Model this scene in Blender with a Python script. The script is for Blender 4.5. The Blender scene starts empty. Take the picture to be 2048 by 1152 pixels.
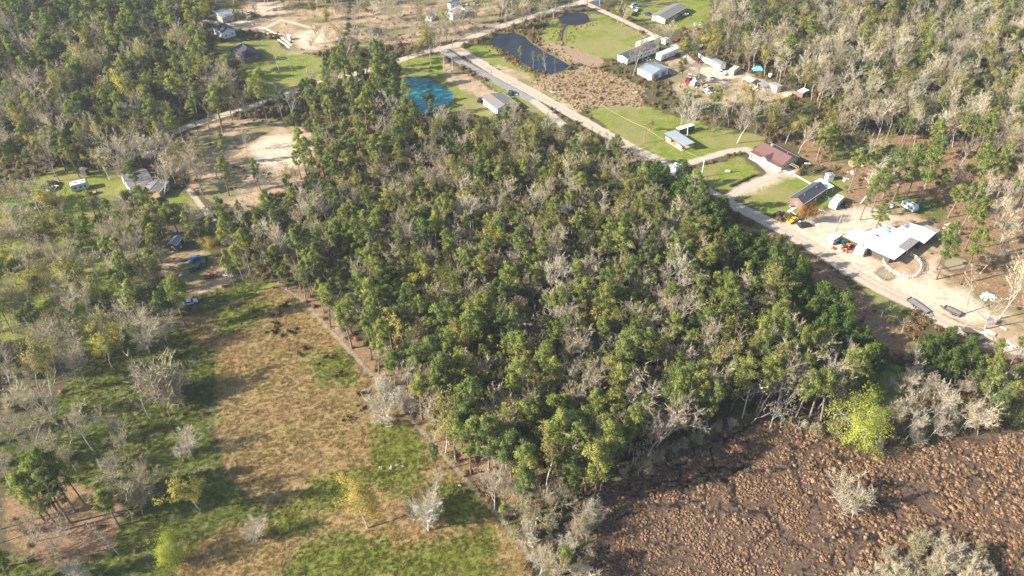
import bpy, math, random
import numpy as np
from mathutils import Vector, Matrix
random.seed(7); np.random.seed(7)
S = bpy.context.scene
C = S.collection

# ------------------------------------------------------------------ camera, light, exposure
CAMH = 165.0; PITCH = math.radians(39.75); FPX = 1600.0
cam = bpy.data.cameras.new('camera'); camo = bpy.data.objects.new('camera', cam); C.objects.link(camo)
camo.location = (0, 0, CAMH); camo.rotation_euler = (math.pi/2 - PITCH, 0, 0)
cam.sensor_width = 36; cam.lens = 36*FPX/2048; cam.clip_end = 6000; cam.clip_start = 1
S.camera = camo
SUN_EL = math.radians(28); SUN_DIR = Vector((-1.0, -0.30, 0)).normalized()
w = bpy.data.worlds.new('World'); S.world = w; w.use_nodes = True
nt = w.node_tree; nt.nodes.clear()
sky = nt.nodes.new('ShaderNodeTexSky'); sky.sky_type = 'NISHITA'; sky.sun_disc = False
sky.sun_elevation = SUN_EL; sky.sun_rotation = math.atan2(SUN_DIR.x, SUN_DIR.y) % (2*math.pi)
bg = nt.nodes.new('ShaderNodeBackground'); bg.inputs[1].default_value = 0.10
wo = nt.nodes.new('ShaderNodeOutputWorld'); nt.links.new(sky.outputs[0], bg.inputs[0]); nt.links.new(bg.outputs[0], wo.inputs[0])
sl = bpy.data.lights.new('sun', 'SUN'); sl.energy = 5.0; sl.angle = math.radians(0.5); sl.color = (1.0, 0.945, 0.86)
so = bpy.data.objects.new('sun', sl); C.objects.link(so)
sd = Vector((SUN_DIR.x*math.cos(SUN_EL), SUN_DIR.y*math.cos(SUN_EL), math.sin(SUN_EL)))
so.rotation_euler = sd.to_track_quat('Z', 'Y').to_euler(); so.location = sd*400
S.view_settings.view_transform = 'Standard'; S.view_settings.look = 'None'
S.view_settings.gamma = 1; S.view_settings.use_curve_mapping = False
S.view_settings.exposure = 1.45
S.render.engine = 'CYCLES'
S.cycles.max_bounces = 5; S.cycles.volume_bounces = 0; S.cycles.transparent_max_bounces = 4

# ------------------------------------------------------------------ projection helpers
cp, sp = math.cos(PITCH), math.sin(PITCH)
def W(px, py, z=0.0):                     # the point at height z seen at pixel (px, py) of the photograph
    u = (px-1024)/FPX; v = (py-576)/FPX
    dz = -sp - v*cp; dy = cp - v*sp
    t = (z-CAMH)/dz
    return (u*t, dy*t, z)
def Wv(px, py, z=0.0): return Vector(W(px, py, z))
def PX(x, y, z=0.0):
    dz = z-CAMH
    f = y*cp - dz*sp; up = y*sp + dz*cp
    return (1024+FPX*x/f, 576-FPX*up/f)
def poly_w(pts, z=0.0): return [W(a, b, z)[:2] for a, b in pts]
def inpoly(x, y, P):
    c = False; n = len(P); j = n-1
    for i in range(n):
        xi, yi = P[i]; xj, yj = P[j]
        if (yi > y) != (yj > y) and x < (xj-xi)*(y-yi)/(yj-yi)+xi: c = not c
        j = i
    return c
def sdf_poly(X, Y, P):                    # positive inside
    P = np.array(P); d = np.full(X.shape, 1e9); ins = np.zeros(X.shape, bool); n = len(P)
    for i in range(n):
        a = P[i]; b = P[(i+1) % n]
        e = b-a; wx = X-a[0]; wy = Y-a[1]
        t = np.clip((wx*e[0]+wy*e[1])/(e@e+1e-9), 0, 1)
        d = np.minimum(d, (wx-t*e[0])**2+(wy-t*e[1])**2)
        cnd = (a[1] > Y) != (b[1] > Y)
        if a[1] != b[1]:
            xx = (b[0]-a[0])*(Y-a[1])/(b[1]-a[1])+a[0]
            ins ^= cnd & (X < xx)
    d = np.sqrt(d); return np.where(ins, d, -d)
def sdf_line(X, Y, P, hw):
    d = np.full(X.shape, 1e9); P = np.array(P)
    for a, b in zip(P[:-1], P[1:]):
        e = b-a; wx = X-a[0]; wy = Y-a[1]
        t = np.clip((wx*e[0]+wy*e[1])/(e@e+1e-9), 0, 1)
        d = np.minimum(d, (wx-t*e[0])**2+(wy-t*e[1])**2)
    return hw-np.sqrt(d)

# ------------------------------------------------------------------ materials
def newmat(name):
    m = bpy.data.materials.new(name); m.use_nodes = True; t = m.node_tree; t.nodes.clear()
    o = t.nodes.new('ShaderNodeOutputMaterial'); return m, t, o
def N(t, k, **kw):
    n = t.nodes.new(k)
    for a, b in kw.items(): setattr(n, a, b)
    return n
def L(t, a, b): t.links.new(a, b)
def noise(t, vec, scale, detail=3, rough=0.55):
    n = N(t, 'ShaderNodeTexNoise'); n.inputs['Scale'].default_value = scale; n.inputs['Detail'].default_value = detail
    n.inputs['Roughness'].default_value = rough
    if vec is not None: L(t, vec, n.inputs['Vector'])
    return n.outputs['Fac']
def ramp(t, fac, stops, interp='LINEAR'):
    r = N(t, 'ShaderNodeValToRGB'); cr = r.color_ramp; cr.interpolation = interp
    while len(cr.elements) < len(stops): cr.elements.new(0.5)
    for e, (p, c) in zip(cr.elements, stops): e.position = p; e.color = (*c, 1) if len(c) == 3 else c
    L(t, fac, r.inputs[0]); return r.outputs[0]
def mixc(t, fac, a, b, mode='MIX'):
    m = N(t, 'ShaderNodeMix', data_type='RGBA', blend_type=mode)
    for s, v in ((0, fac), (6, a), (7, b)):
        if isinstance(v, (int, float)): m.inputs[s].default_value = v
        elif isinstance(v, tuple): m.inputs[s].default_value = (*v, 1)
        else: L(t, v, m.inputs[s])
    return m.outputs[2]
def mth(t, op, a, b=None, c=None, clamp=False):
    m = N(t, 'ShaderNodeMath', operation=op); m.use_clamp = clamp
    for i, v in enumerate((a, b, c)):
        if v is None: continue
        if isinstance(v, (int, float)): m.inputs[i].default_value = v
        else: L(t, v, m.inputs[i])
    return m.outputs[0]
def maprange(t, v, a, b, c=0.0, d=1.0):
    m = N(t, 'ShaderNodeMapRange', interpolation_type='SMOOTHSTEP'); L(t, v, m.inputs[0])
    for i, x in enumerate((a, b, c, d)): m.inputs[i+1].default_value = x
    return m.outputs[0]
def bsdf(t, o, col, rough=0.8, spec=0.3, metal=0.0, bump=None, bstr=0.4, bdist=0.1):
    b = N(t, 'ShaderNodeBsdfPrincipled')
    if isinstance(col, tuple): b.inputs['Base Color'].default_value = (*col, 1)
    else: L(t, col, b.inputs['Base Color'])
    if isinstance(rough, (int, float)): b.inputs['Roughness'].default_value = rough
    else: L(t, rough, b.inputs['Roughness'])
    b.inputs['Specular IOR Level'].default_value = spec; b.inputs['Metallic'].default_value = metal
    if bump is not None:
        bp = N(t, 'ShaderNodeBump'); bp.inputs['Strength'].default_value = bstr; bp.inputs['Distance'].default_value = bdist
        L(t, bump, bp.inputs['Height']); L(t, bp.outputs[0], b.inputs['Normal'])
    L(t, b.outputs[0], o.inputs[0]); return b
def paint(name, col, rough=0.6, var=0.25, scale=1.5, spec=0.3, metal=0.0, dirt=(0.16, 0.12, 0.08), dirtamt=0.35):
    m, t, o = newmat(name)
    tc = N(t, 'ShaderNodeTexCoord').outputs['Object']
    n1 = noise(t, tc, scale, 4, 0.65); n2 = noise(t, tc, scale*5, 3)
    dark = tuple(c*(1-var) for c in col)
    c = mixc(t, n1, dark, col)
    f = mth(t, 'MULTIPLY', maprange(t, n2, 0.5, 0.75), dirtamt)
    c = mixc(t, f, c, dirt)
    bsdf(t, o, c, rough, spec, metal, n2, 0.15, 0.03); return m
def leafmat(name, stops, trans=0.25, nscale=0.5, dark=0.55):
    m, t, o = newmat(name)
    oi = N(t, 'ShaderNodeObjectInfo'); tc = N(t, 'ShaderNodeTexCoord').outputs['Object']
    c = ramp(t, oi.outputs['Random'], stops)
    n1 = noise(t, tc, nscale, 3, 0.6)
    c2 = mixc(t, 1.0, c, (dark, dark*1.0, dark*0.95), 'MULTIPLY')
    c = mixc(t, maprange(t, n1, 0.35, 0.65), c2, c)
    at = N(t, 'ShaderNodeAttribute', attribute_name='tone')
    c = mixc(t, at.outputs['Fac'], c, mixc(t, 1.0, c, (1.5, 1.35, 1.0), 'MULTIPLY'))
    d = N(t, 'ShaderNodeBsdfDiffuse'); L(t, c, d.inputs[0])
    tr = N(t, 'ShaderNodeBsdfTranslucent'); L(t, mixc(t, 1.0, c, (1.3, 1.4, 0.6), 'MULTIPLY'), tr.inputs[0])
    mx = N(t, 'ShaderNodeMixShader'); mx.inputs[0].default_value = trans
    L(t, d.outputs[0], mx.inputs[1]); L(t, tr.outputs[0], mx.inputs[2]); L(t, mx.outputs[0], o.inputs[0]); return m
M = {}
M['pine'] = leafmat('pine_needles', [(0, (0.115, 0.158, 0.060)), (0.2, (0.168, 0.212, 0.068)), (0.4, (0.222, 0.250, 0.080)), (0.6, (0.135, 0.182, 0.076)), (0.8, (0.252, 0.268, 0.092)), (1, (0.178, 0.222, 0.068))], 0.3, dark=0.68)
M['oak'] = leafmat('evergreen_leaves', [(0, (0.090, 0.115, 0.058)), (0.4, (0.145, 0.160, 0.072)), (0.7, (0.112, 0.138, 0.062)), (1, (0.185, 0.188, 0.085))], 0.24)
M['cedar'] = leafmat('dense_evergreen_leaves', [(0, (0.070, 0.120, 0.032)), (0.5, (0.105, 0.155, 0.040)), (1, (0.085, 0.125, 0.042))], 0.22)
M['leafing'] = leafmat('young_leaves', [(0, (0.200, 0.190, 0.085)), (0.35, (0.270, 0.265, 0.085)), (0.65, (0.245, 0.225, 0.115)), (1, (0.330, 0.310, 0.085))], 0.3)
M['willow'] = leafmat('willow_leaves', [(0, (0.30, 0.34, 0.06)), (1, (0.33, 0.36, 0.065))], 0.3)
M['yellow'] = leafmat('yellow_leaves', [(0, (0.36, 0.29, 0.10)), (1, (0.40, 0.32, 0.11))], 0.3)
M['rust'] = leafmat('rusty_leaves', [(0, (0.26, 0.13, 0.055)), (1, (0.30, 0.15, 0.06))], 0.25)
M['twig'] = leafmat('twigs', [(0, (0.28, 0.25, 0.205)), (0.25, (0.42, 0.37, 0.29)), (0.45, (0.27, 0.24, 0.135)), (0.6, (0.31, 0.26, 0.225)), (0.8, (0.50, 0.44, 0.34)), (1, (0.40, 0.375, 0.335))], 0.05, dark=0.8)
M['silver'] = leafmat('silver_twigs', [(0, (0.40, 0.37, 0.32)), (1, (0.46, 0.42, 0.36))], 0.05, dark=0.8)
M['brush'] = leafmat('brush_stems', [(0, (0.20, 0.13, 0.075)), (0.4, (0.13, 0.10, 0.05)), (0.7, (0.27, 0.18, 0.10)), (1, (0.09, 0.10, 0.035))], 0.1, dark=0.7)
M['tuft'] = leafmat('grass_blades', [(0, (0.33, 0.215, 0.10)), (0.35, (0.40, 0.275, 0.14)), (0.6, (0.24, 0.20, 0.07)), (0.8, (0.44, 0.30, 0.16)), (1, (0.18, 0.19, 0.05))], 0.15, dark=0.75)
M['greentuft'] = leafmat('green_grass_blades', [(0, (0.10, 0.13, 0.02)), (0.5, (0.16, 0.19, 0.03)), (1, (0.21, 0.21, 0.05))], 0.2, dark=0.7)
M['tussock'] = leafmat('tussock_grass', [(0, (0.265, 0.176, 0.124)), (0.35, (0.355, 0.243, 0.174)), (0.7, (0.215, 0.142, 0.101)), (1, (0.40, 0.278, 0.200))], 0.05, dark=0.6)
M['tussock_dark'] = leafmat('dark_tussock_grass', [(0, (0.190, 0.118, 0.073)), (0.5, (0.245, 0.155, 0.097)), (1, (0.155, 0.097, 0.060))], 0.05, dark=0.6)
M['maroon_weed'] = leafmat('maroon_weeds', [(0, (0.060, 0.025, 0.018)), (1, (0.045, 0.022, 0.018))], 0.05)
M['bark'] = leafmat('pine_bark', [(0, (0.17, 0.12, 0.085)), (0.5, (0.24, 0.18, 0.135)), (1, (0.30, 0.25, 0.20))], 0.0, nscale=2, dark=0.6)
M['pale_bark'] = leafmat('pale_bark', [(0, (0.30, 0.26, 0.22)), (0.5, (0.42, 0.375, 0.32)), (1, (0.56, 0.52, 0.45))], 0.0, nscale=1.5, dark=0.65)
M['white'] = paint('white_painted_metal', (0.80, 0.80, 0.78), 0.45, 0.12)
M['cream'] = paint('cream_siding', (0.66, 0.62, 0.52), 0.6, 0.15)
M['bright'] = paint('bright_sheet_metal', (0.78, 0.80, 0.82), 0.4, 0.12, 0.4, dirt=(0.30, 0.22, 0.17), dirtamt=0.35)
M['rusty'] = paint('rusted_sheet_metal', (0.42, 0.37, 0.31), 0.6, 0.4, 0.7, dirt=(0.25, 0.13, 0.08), dirtamt=0.9)
M['greymetal'] = paint('grey_sheet_metal', (0.30, 0.32, 0.33), 0.4, 0.15, 0.4, metal=0.2)
M['bluegrey'] = paint('blue_grey_sheet_metal', (0.25, 0.285, 0.315), 0.4, 0.15, 0.4)
M['shingle'] = paint('grey_brown_shingles', (0.20, 0.182, 0.16), 0.9, 0.25, 0.8)
M['dshingle'] = paint('dark_shingles', (0.075, 0.08, 0.088), 0.85, 0.3, 0.8)
M['black_shingle'] = paint('black_shingles', (0.045, 0.045, 0.052), 0.85, 0.3, 0.8)
M['maroon'] = paint('maroon_roof_metal', (0.175, 0.092, 0.078), 0.6, 0.2, 0.5)
M['brick'] = paint('red_brick', (0.25, 0.145, 0.115), 0.9, 0.3, 3)
M['tan'] = paint('tan_siding', (0.50, 0.42, 0.33), 0.8, 0.2)
M['dwood'] = paint('dark_weathered_wood', (0.12, 0.095, 0.075), 0.9, 0.4, 2)
M['wood'] = paint('raw_lumber', (0.48, 0.33, 0.17), 0.8, 0.25, 2)
M['greywood'] = paint('grey_boards', (0.25, 0.235, 0.22), 0.9, 0.3, 2)
M['glass'] = paint('dark_glass', (0.03, 0.035, 0.045), 0.1, 0.2, spec=0.6, dirtamt=0.05)
M['tyre'] = paint('tyre_rubber', (0.025, 0.025, 0.025), 0.9, 0.2)
M['rim'] = paint('wheel_rim', (0.5, 0.5, 0.5), 0.35, 0.2, metal=0.5)
M['black'] = paint('black_paint', (0.02, 0.02, 0.025), 0.2, 0.2, spec=0.6, dirtamt=0.1)
M['navy'] = paint('dark_blue_paint', (0.03, 0.05, 0.10), 0.25, 0.2, spec=0.5, dirtamt=0.1)
M['green'] = paint('dark_green_paint', (0.03, 0.08, 0.07), 0.3, 0.2, spec=0.5, dirtamt=0.1)
M['red'] = paint('red_paint', (0.42, 0.03, 0.03), 0.3, 0.2, spec=0.5, dirtamt=0.15)
M['dred'] = paint('maroon_paint', (0.22, 0.03, 0.04), 0.35, 0.2, spec=0.5, dirtamt=0.15)
M['yel'] = paint('yellow_paint', (0.72, 0.42, 0.02), 0.3, 0.1, spec=0.5, dirtamt=0.1)
M['blue'] = paint('bright_blue_tarp', (0.05, 0.16, 0.40), 0.5, 0.2)
M['azure'] = paint('light_blue_tarp', (0.16, 0.50, 0.72), 0.5, 0.2)
M['mint'] = paint('pale_green_tarp', (0.52, 0.62, 0.45), 0.6, 0.2)
M['silverp'] = paint('silver_paint', (0.55, 0.57, 0.60), 0.3, 0.1, spec=0.5, dirtamt=0.1)
M['tank'] = paint('pale_aqua_paint', (0.50, 0.58, 0.56), 0.4, 0.2)
M['orange'] = paint('orange_paint', (0.60, 0.18, 0.06), 0.5, 0.2)
M['concrete'] = paint('concrete', (0.62, 0.57, 0.50), 0.85, 0.15, 0.5)
M['polewood'] = paint('pole_timber', (0.30, 0.26, 0.22), 0.9, 0.3, 2)
M['wire'] = paint('pale_wire', (0.55, 0.52, 0.30), 0.5, 0.1)

# ------------------------------------------------------------------ mesh builder
class MB:
    def __init__(s): s.v = []; s.f = []
    def add(s, vs, fs):
        b = len(s.v); s.v += [tuple(p) for p in vs]; s.f += [tuple(i+b for i in f) for f in fs]; return s
    def box(s, x0, x1, y0, y1, z0, z1):
        return s.add([(x0,y0,z0),(x1,y0,z0),(x1,y1,z0),(x0,y1,z0),(x0,y0,z1),(x1,y0,z1),(x1,y1,z1),(x0,y1,z1)],
                     [(0,3,2,1),(4,5,6,7),(0,1,5,4),(1,2,6,5),(2,3,7,6),(3,0,4,7)])
    def prism(s, P, z0, z1):
        n = len(P); a = sum(P[i][0]*P[(i+1)%n][1]-P[(i+1)%n][0]*P[i][1] for i in range(n))
        if a < 0: P = P[::-1]
        zt = z1 if callable(z1) else (lambda x, y: z1)
        zb = z0 if callable(z0) else (lambda x, y: z0)
        vs = [(x, y, zb(x, y)) for x, y in P]+[(x, y, zt(x, y)) for x, y in P]
        return s.add(vs, [tuple(range(n))[::-1], tuple(range(n, 2*n))]+[(i,(i+1)%n,n+(i+1)%n,n+i) for i in range(n)])
    def profile(s, P, y0, y1):               # polygon in x-z extruded along y
        n = len(P); a = sum(P[i][0]*P[(i+1)%n][1]-P[(i+1)%n][0]*P[i][1] for i in range(n))
        if a > 0: P = P[::-1]
        vs = [(x, y0, z) for x, z in P]+[(x, y1, z) for x, z in P]
        return s.add(vs, [tuple(range(n))[::-1], tuple(range(n, 2*n))]+[(i,(i+1)%n,n+(i+1)%n,n+i) for i in range(n)])
    def tube(s, p0, p1, r0, r1, n=6, cap=True):
        p0 = Vector(p0); p1 = Vector(p1); d = (p1-p0)
        if d.length < 1e-6: return s
        d.normalize(); a = d.orthogonal().normalized(); b = d.cross(a)
        vs = []
        for p, r in ((p0, r0), (p1, r1)):
            for i in range(n):
                t = 2*math.pi*i/n; vs.append(p+a*(math.cos(t)*r)+b*(math.sin(t)*r))
        fs = [(i,(i+1)%n,n+(i+1)%n,n+i) for i in range(n)]
        if cap: fs += [tuple(range(n))[::-1], tuple(range(n, 2*n))]
        return s.add(vs, fs)
    def slab(s, q, t=0.1):                   # quad (4 points) with thickness downwards
        vs = [Vector(p) for p in q]; vb = [p-Vector((0,0,t)) for p in vs]
        return s.add(vs+vb, [(0,1,2,3),(7,6,5,4),(0,4,5,1),(1,5,6,2),(2,6,7,3),(3,7,4,0)])
    def dome(s, cx, cy, z0, rx, ry, h, n=10, k=4):
        vs = [(cx, cy, z0+h)]
        for j in range(1, k+1):
            a = j/k*math.pi/2
            for i in range(n):
                t = 2*math.pi*i/n; vs.append((cx+rx*math.sin(a)*math.cos(t), cy+ry*math.sin(a)*math.sin(t), z0+h*math.cos(a)))
        fs = [(0, 1+i, 1+(i+1)%n) for i in range(n)]
        for j in range(k-1):
            for i in range(n): fs.append((1+j*n+i, 1+(j+1)*n+i, 1+(j+1)*n+(i+1)%n, 1+j*n+(i+1)%n))
        return s.add(vs, fs)
    def mesh(s, name, mat):
        m = bpy.data.meshes.new(name); m.from_pydata(s.v, [], s.f); m.materials.append(mat); m.update(); return m
def thing(name, label, cat, loc=(0,0,0), rz=0.0, group=None):
    o = bpy.data.objects.new(name, None); C.objects.link(o); o.empty_display_size = 0.5
    o.location = loc; o.rotation_euler = (0,0,rz); o['label'] = label; o['category'] = cat
    if group: o['group'] = group
    return o
def part(name, mb, mat, parent, label=None, mesh=None):
    me = mesh if mesh else mb.mesh(name, M[mat] if isinstance(mat, str) else mat)
    o = bpy.data.objects.new(name, me); C.objects.link(o); o.parent = parent
    if label: o['label'] = label
    return o
def single(name, mb, mat, label, cat, loc=(0,0,0), rz=0.0, group=None):
    o = part(name, mb, mat, None); o.location = loc; o.rotation_euler = (0,0,rz); o['label'] = label; o['category'] = cat
    if group: o['group'] = group
    return o

# ------------------------------------------------------------------ the ground regions, drawn on the photograph's ground
ROADS = [  # (points, half width in metres)
 ([(905,92),(1000,151),(1100,204),(1200,261),(1260,295),(1330,328),(1350,340),(1400,374),(1450,404),(1510,430),(1560,457),(1640,503),(1700,543),(1760,577),(1830,610),(1880,640),(1940,668),(2100,720)], 3.0),
 ([(905,92),(850,104),(770,130),(700,150),(656,160),(591,183),(500,214),(427,236),(372,254),(300,284),(286,292),(294,312)], 2.3),
 ([(905,92),(940,76),(985,58),(1060,34),(1130,14),(1165,4),(1240,-20)], 2.6),
 ([(1165,4),(1240,38),(1300,67),(1345,88),(1375,117),(1395,135)], 2.0),
 ([(1350,336),(1400,319),(1450,304),(1492,298),(1512,312),(1532,336),(1548,350),(1580,344)], 1.9),
 ([(1548,350),(1515,364),(1480,380),(1455,396)], 2.2),
 ([(1067,203),(1110,236),(1150,274)], 2.0),
 ([(378,380),(400,410),(425,440)], 1.1),
 ([(400,40),(470,52),(530,56),(560,40),(640,60)], 1.5),
]
PAVE = [([(880,96),(926,126),(970,150),(1012,173),(1067,203),(1100,228)], 2.4), ([(1290,345),(1320,366)], 3.0)]
TRAIL = [([(555,565),(600,598),(640,640),(700,703),(760,768),(815,835),(860,880),(900,925),(945,975),(1000,1035),(1050,1100),(1090,1180)], 0.55)]
SAND = [[(495,292),(535,272),(605,268),(622,298),(605,328),(560,340),(515,330)],
        [(588,70),(625,58),(658,68),(655,84),(620,88),(640,100),(600,98)],
        [(500,5),(560,8),(565,25),(520,30)], [(470,44),(510,40),(505,50),(460,52)],
        [(1545,446),(1620,440),(1680,415),(1760,415),(1800,440),(1700,475),(1760,530),(1840,560),(1860,520),(1880,570),(1930,580),(2000,640),(1940,650),(1880,630),(1800,590),(1720,550),(1640,500)],
        [(1365,130),(1430,135),(1480,150),(1440,170),(1400,150)], [(1560,335),(1600,340),(1590,355),(1550,355)],
        [(1470,372),(1540,352),(1560,360),(1520,380),(1470,392)]]
DIRT = [[(385,262),(440,240),(540,238),(620,262),(632,310),(610,360),(560,388),(500,420),(420,400),(380,370),(372,320)],
        [(1690,440),(1780,400),(1850,440),(1900,470),(1900,560),(2000,600),(2060,640),(2060,700),(1960,660),(1860,620),(1700,520)],
        [(880,118),(960,165),(1040,215),(1010,235),(960,200),(900,165)],
        [(320,505),(420,500),(470,560),(400,590),(330,570)],
        [(1330,110),(1480,140),(1600,185),(1560,200),(1400,210),(1350,190)],
        [(440,20),(560,0),(700,0),(690,60),(660,100),(580,110),(560,70),(470,60)],
        [(700,0),(1000,-20),(1000,40),(900,75),(720,95)],
        [(990,130),(1050,145),(1095,185),(1080,195),(1020,160)], [(1180,210),(1100,190),(1150,225)]]
LITTER = [[(1600,260),(1800,270),(2120,260),(2120,760),(1960,700),(1900,560),(1880,440),(1700,420),(1680,340),(1600,320)],
          [(10,1000),(60,960),(150,960),(240,985),(245,1060),(200,1110),(90,1130),(15,1080)],
          [(575,570),(650,610),(730,690),(800,745),(860,790),(900,860),(960,900),(1040,930),(1120,960),(1100,1010),(1040,1030),(960,960),(880,900),(820,830),(740,740),(650,650)], [(690,440),(800,450),(780,500),(680,500)], [(880,470),(1000,480),(990,560),(900,560)], [(940,700),(1040,690),(1080,760),(980,800)],
  [(1140,860),(1240,800),(1260,860),(1160,920)], [(1000,560),(1060,600),(1010,640),(940,620)],
          [(1420,430),(1470,470),(1560,505),(1640,570),(1720,650),(1790,720),(1830,690),(1740,600),(1640,525),(1540,465)],
          [(640,320),(700,200),(780,280),(760,340)], [(340,1152),(380,1100),(460,1050),(560,1070),(540,1160)]]
LAWN = [[(930,98),(975,82),(1010,120),(1090,162),(1170,222),(1150,225),(1050,165),(960,118)], [(1080,80),(1100,42),(1160,22),(1200,27),(1310,78),(1262,108),(1235,120),(1130,105)],
        [(0,400),(130,330),(240,345),(310,400),(240,600),(60,640),(-60,620),(-60,400)],
        [(330,375),(400,395),(400,430),(340,410)], [(500,85),(560,95),(700,130),(700,150),(560,200),(500,190),(480,130)],
        [(770,128),(880,108),(905,160),(880,165),(800,150)], [(800,150),(910,150),(960,200),(990,235),(900,225),(860,210)],
        [(1170,218),(1240,190),(1340,230),(1540,275),(1500,300),(1340,330),(1250,285)],
        [(1370,345),(1480,312),(1520,345),(1450,390)], [(1470,395),(1560,355),(1640,350),(1700,360),(1690,400),(1620,430),(1560,430),(1530,425)],
        [(1720,565),(1760,585),(1810,618),(1790,640),(1745,600)], [(1700,750),(1800,730),(1820,830),(1760,850),(1720,820)],
        [(1240,0),(1420,0),(1420,55),(1330,60),(1250,30)], [(-60,600),(190,610),(210,690),(120,720),(-60,700)],
        [(420,620),(520,570),(560,560),(560,620),(520,650),(440,665)], [(430,85),(560,80),(560,110),(500,125),(440,110)],
        [(960,160),(1000,170),(1200,290),(1160,290),(1090,240)]]
FIELD = [[(555,568),(645,645),(760,775),(850,880),(960,1000),(1045,1105),(1075,1260),(340,1260),(365,1115),(450,1050),(560,1030),(520,1010),(455,950),(430,850),(430,740),(430,690),(395,700),(370,640),(430,620)]]
GREEN = [[(430,630),(520,590),(545,610),(500,650),(445,670)], [(745,850),(835,850),(850,930),(820,990),(740,970),(640,1030),(590,1010),(620,960),(740,930)],
         [(530,1020),(600,1000),(640,1060),(560,1080)], [(860,960),(960,975),(1010,1030),(900,1050),(870,1010)],
         [(600,1090),(700,1060),(800,1100),(980,1060),(1000,1160),(560,1170)], [(390,700),(432,700),(428,860),(380,880)],
         [(610,710),(700,700),(710,770),(640,765)]]
WET_SHADE = [[(170,660),(330,640),(428,700),(425,870),(455,955),(560,1040),(440,1065),(360,1120),(330,1200),(-80,1200),(-80,1120),(20,1110),(100,1140),(220,1110),(260,1000),(100,950),(-80,1000),(-80,900),(60,850),(130,780)],  # wet ground; dark green here also paints the shade left of the field
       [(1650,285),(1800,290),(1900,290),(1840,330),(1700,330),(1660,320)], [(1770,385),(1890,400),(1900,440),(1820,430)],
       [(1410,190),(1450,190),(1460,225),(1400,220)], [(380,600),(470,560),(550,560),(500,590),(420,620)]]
MARSH = [[(1195,1000),(1240,955),(1310,930),(1390,890),(1465,850),(1540,838),(1640,875),(1720,905),(1800,905),(1880,880),(1960,872),(2140,850),(2200,1300),(1180,1300),(1180,1100)]]
BROWN = [[(1090,150),(1180,130),(1290,175),(1285,215),(1230,210),(1160,222),(1060,165)], [(1130,90),(1210,120),(1200,135),(1130,125),(1060,75)],
         [(700,20),(1000,0),(1000,60),(860,90),(700,80)]]
def chan(off, k, L_): return [[(off[0]+x/k, off[1]+y/k) for x, y in l] for l in L_]
CHAN = chan((1528,752), 2.88, [[(60,290),(160,400),(300,500),(440,550),(600,620),(760,640),(960,660),(1040,680),(1110,750)],
   [(-160,560),(0,540),(180,520),(450,540)], [(160,400),(180,520),(210,650),(300,750),(440,870),(590,920),(750,970)],
   [(440,550),(450,480),(400,400)], [(1040,680),(1020,600),(1250,560),(1498,570)], [(590,560),(660,720),(760,800),(870,900)],
   [(660,720),(590,740),(560,860),(440,920),(380,940),(400,1100)], [(240,1200),(190,960),(100,880),(0,790),(-200,720)],
   [(1520,1040),(1300,960),(1100,880)], [(1250,560),(1200,480),(1100,430)], [(300,500),(420,640),(590,720)], [(560,860),(700,1000),(720,1180)],
   [(1110,750),(1000,860),(900,920)], [(100,880),(-60,960),(-120,1100)], [(1250,560),(1330,680),(1480,760)]]) + \
   chan((1000,700), 3.84, [[(1350,880),(1480,760),(1640,700),(1997,560)], [(1560,1300),(1600,950),(1700,900),(2010,940)], [(1000,1130),(1300,1000),(1500,980),(1700,900)],
   [(1640,740),(1630,830),(1700,980),(1850,1150)], [(900,1300),(1200,1180),(1560,1150)], [(1350,880),(1400,1050),(1380,1300)], [(1700,600),(1760,760),(2000,850)]])
# winding wander so the channels are not straight
def wander(P, amp=1.1, seed=0):
    r = random.Random(seed); out = [P[0]]
    for a, b in zip(P[:-1], P[1:]):
        n = 4
        for i in range(1, n+1):
            t = i/n; x = a[0]+(b[0]-a[0])*t; y = a[1]+(b[1]-a[1])*t
            if i < n: x += r.uniform(-amp, amp); y += r.uniform(-amp, amp)
            out.append((x, y))
    return out
CHANW = [wander(poly_w(c), 1.2, i) for i, c in enumerate(CHAN)]
POND_T = [(800,160),(830,153),(858,156),(885,172),(907,186),(905,200),(890,213),(860,228),(825,222),(805,205),(795,180)]
POND_D = [(982,76),(1000,66),(1030,65),(1050,72),(1062,85),(1090,103),(1120,118),(1140,130),(1128,140),(1100,148),(1086,146),(1050,127),(1020,106),(990,92)]
POND_R = [(1117,34),(1130,26),(1155,23),(1175,28),(1180,38),(1170,47),(1150,50),(1125,46)]
POND_S = [(732,60),(755,54),(775,60),(770,70),(745,70)]
MUDP = [[(1755,546),(1770,538),(1786,552),(1775,557)], [(1885,525),(1905,513),(1935,520),(1930,535),(1900,540)]]
STREAM = [(1133,49),(1127,60),(1123,80)]
def many(X, Y, polys):
    d = np.full(X.shape, -30.0)
    for p in polys: d = np.maximum(d, sdf_poly(X, Y, poly_w(p)))
    return np.clip(d, -30, 30)
def lines(X, Y, ls):
    d = np.full(X.shape, -30.0)
    for p, hw in ls: d = np.maximum(d, sdf_line(X, Y, poly_w(p), hw))
    return np.clip(d, -30, 30)
rc = random.Random(21); THIN = []
mwp = poly_w(MARSH[0]); mx0 = min(p[0] for p in mwp); mx1 = min(120, max(p[0] for p in mwp)); my1 = max(p[1] for p in mwp)
for _ in range(230):
    x = rc.uniform(mx0, mx1); y = rc.uniform(66, my1); a = rc.uniform(0, 6.28); ln = [(x, y)]
    for k in range(rc.randint(5, 16)): a += rc.gauss(0, 0.55); x += math.cos(a)*1.5; y += math.sin(a)*1.5; ln.append((x, y))
    THIN.append(ln)
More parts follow.
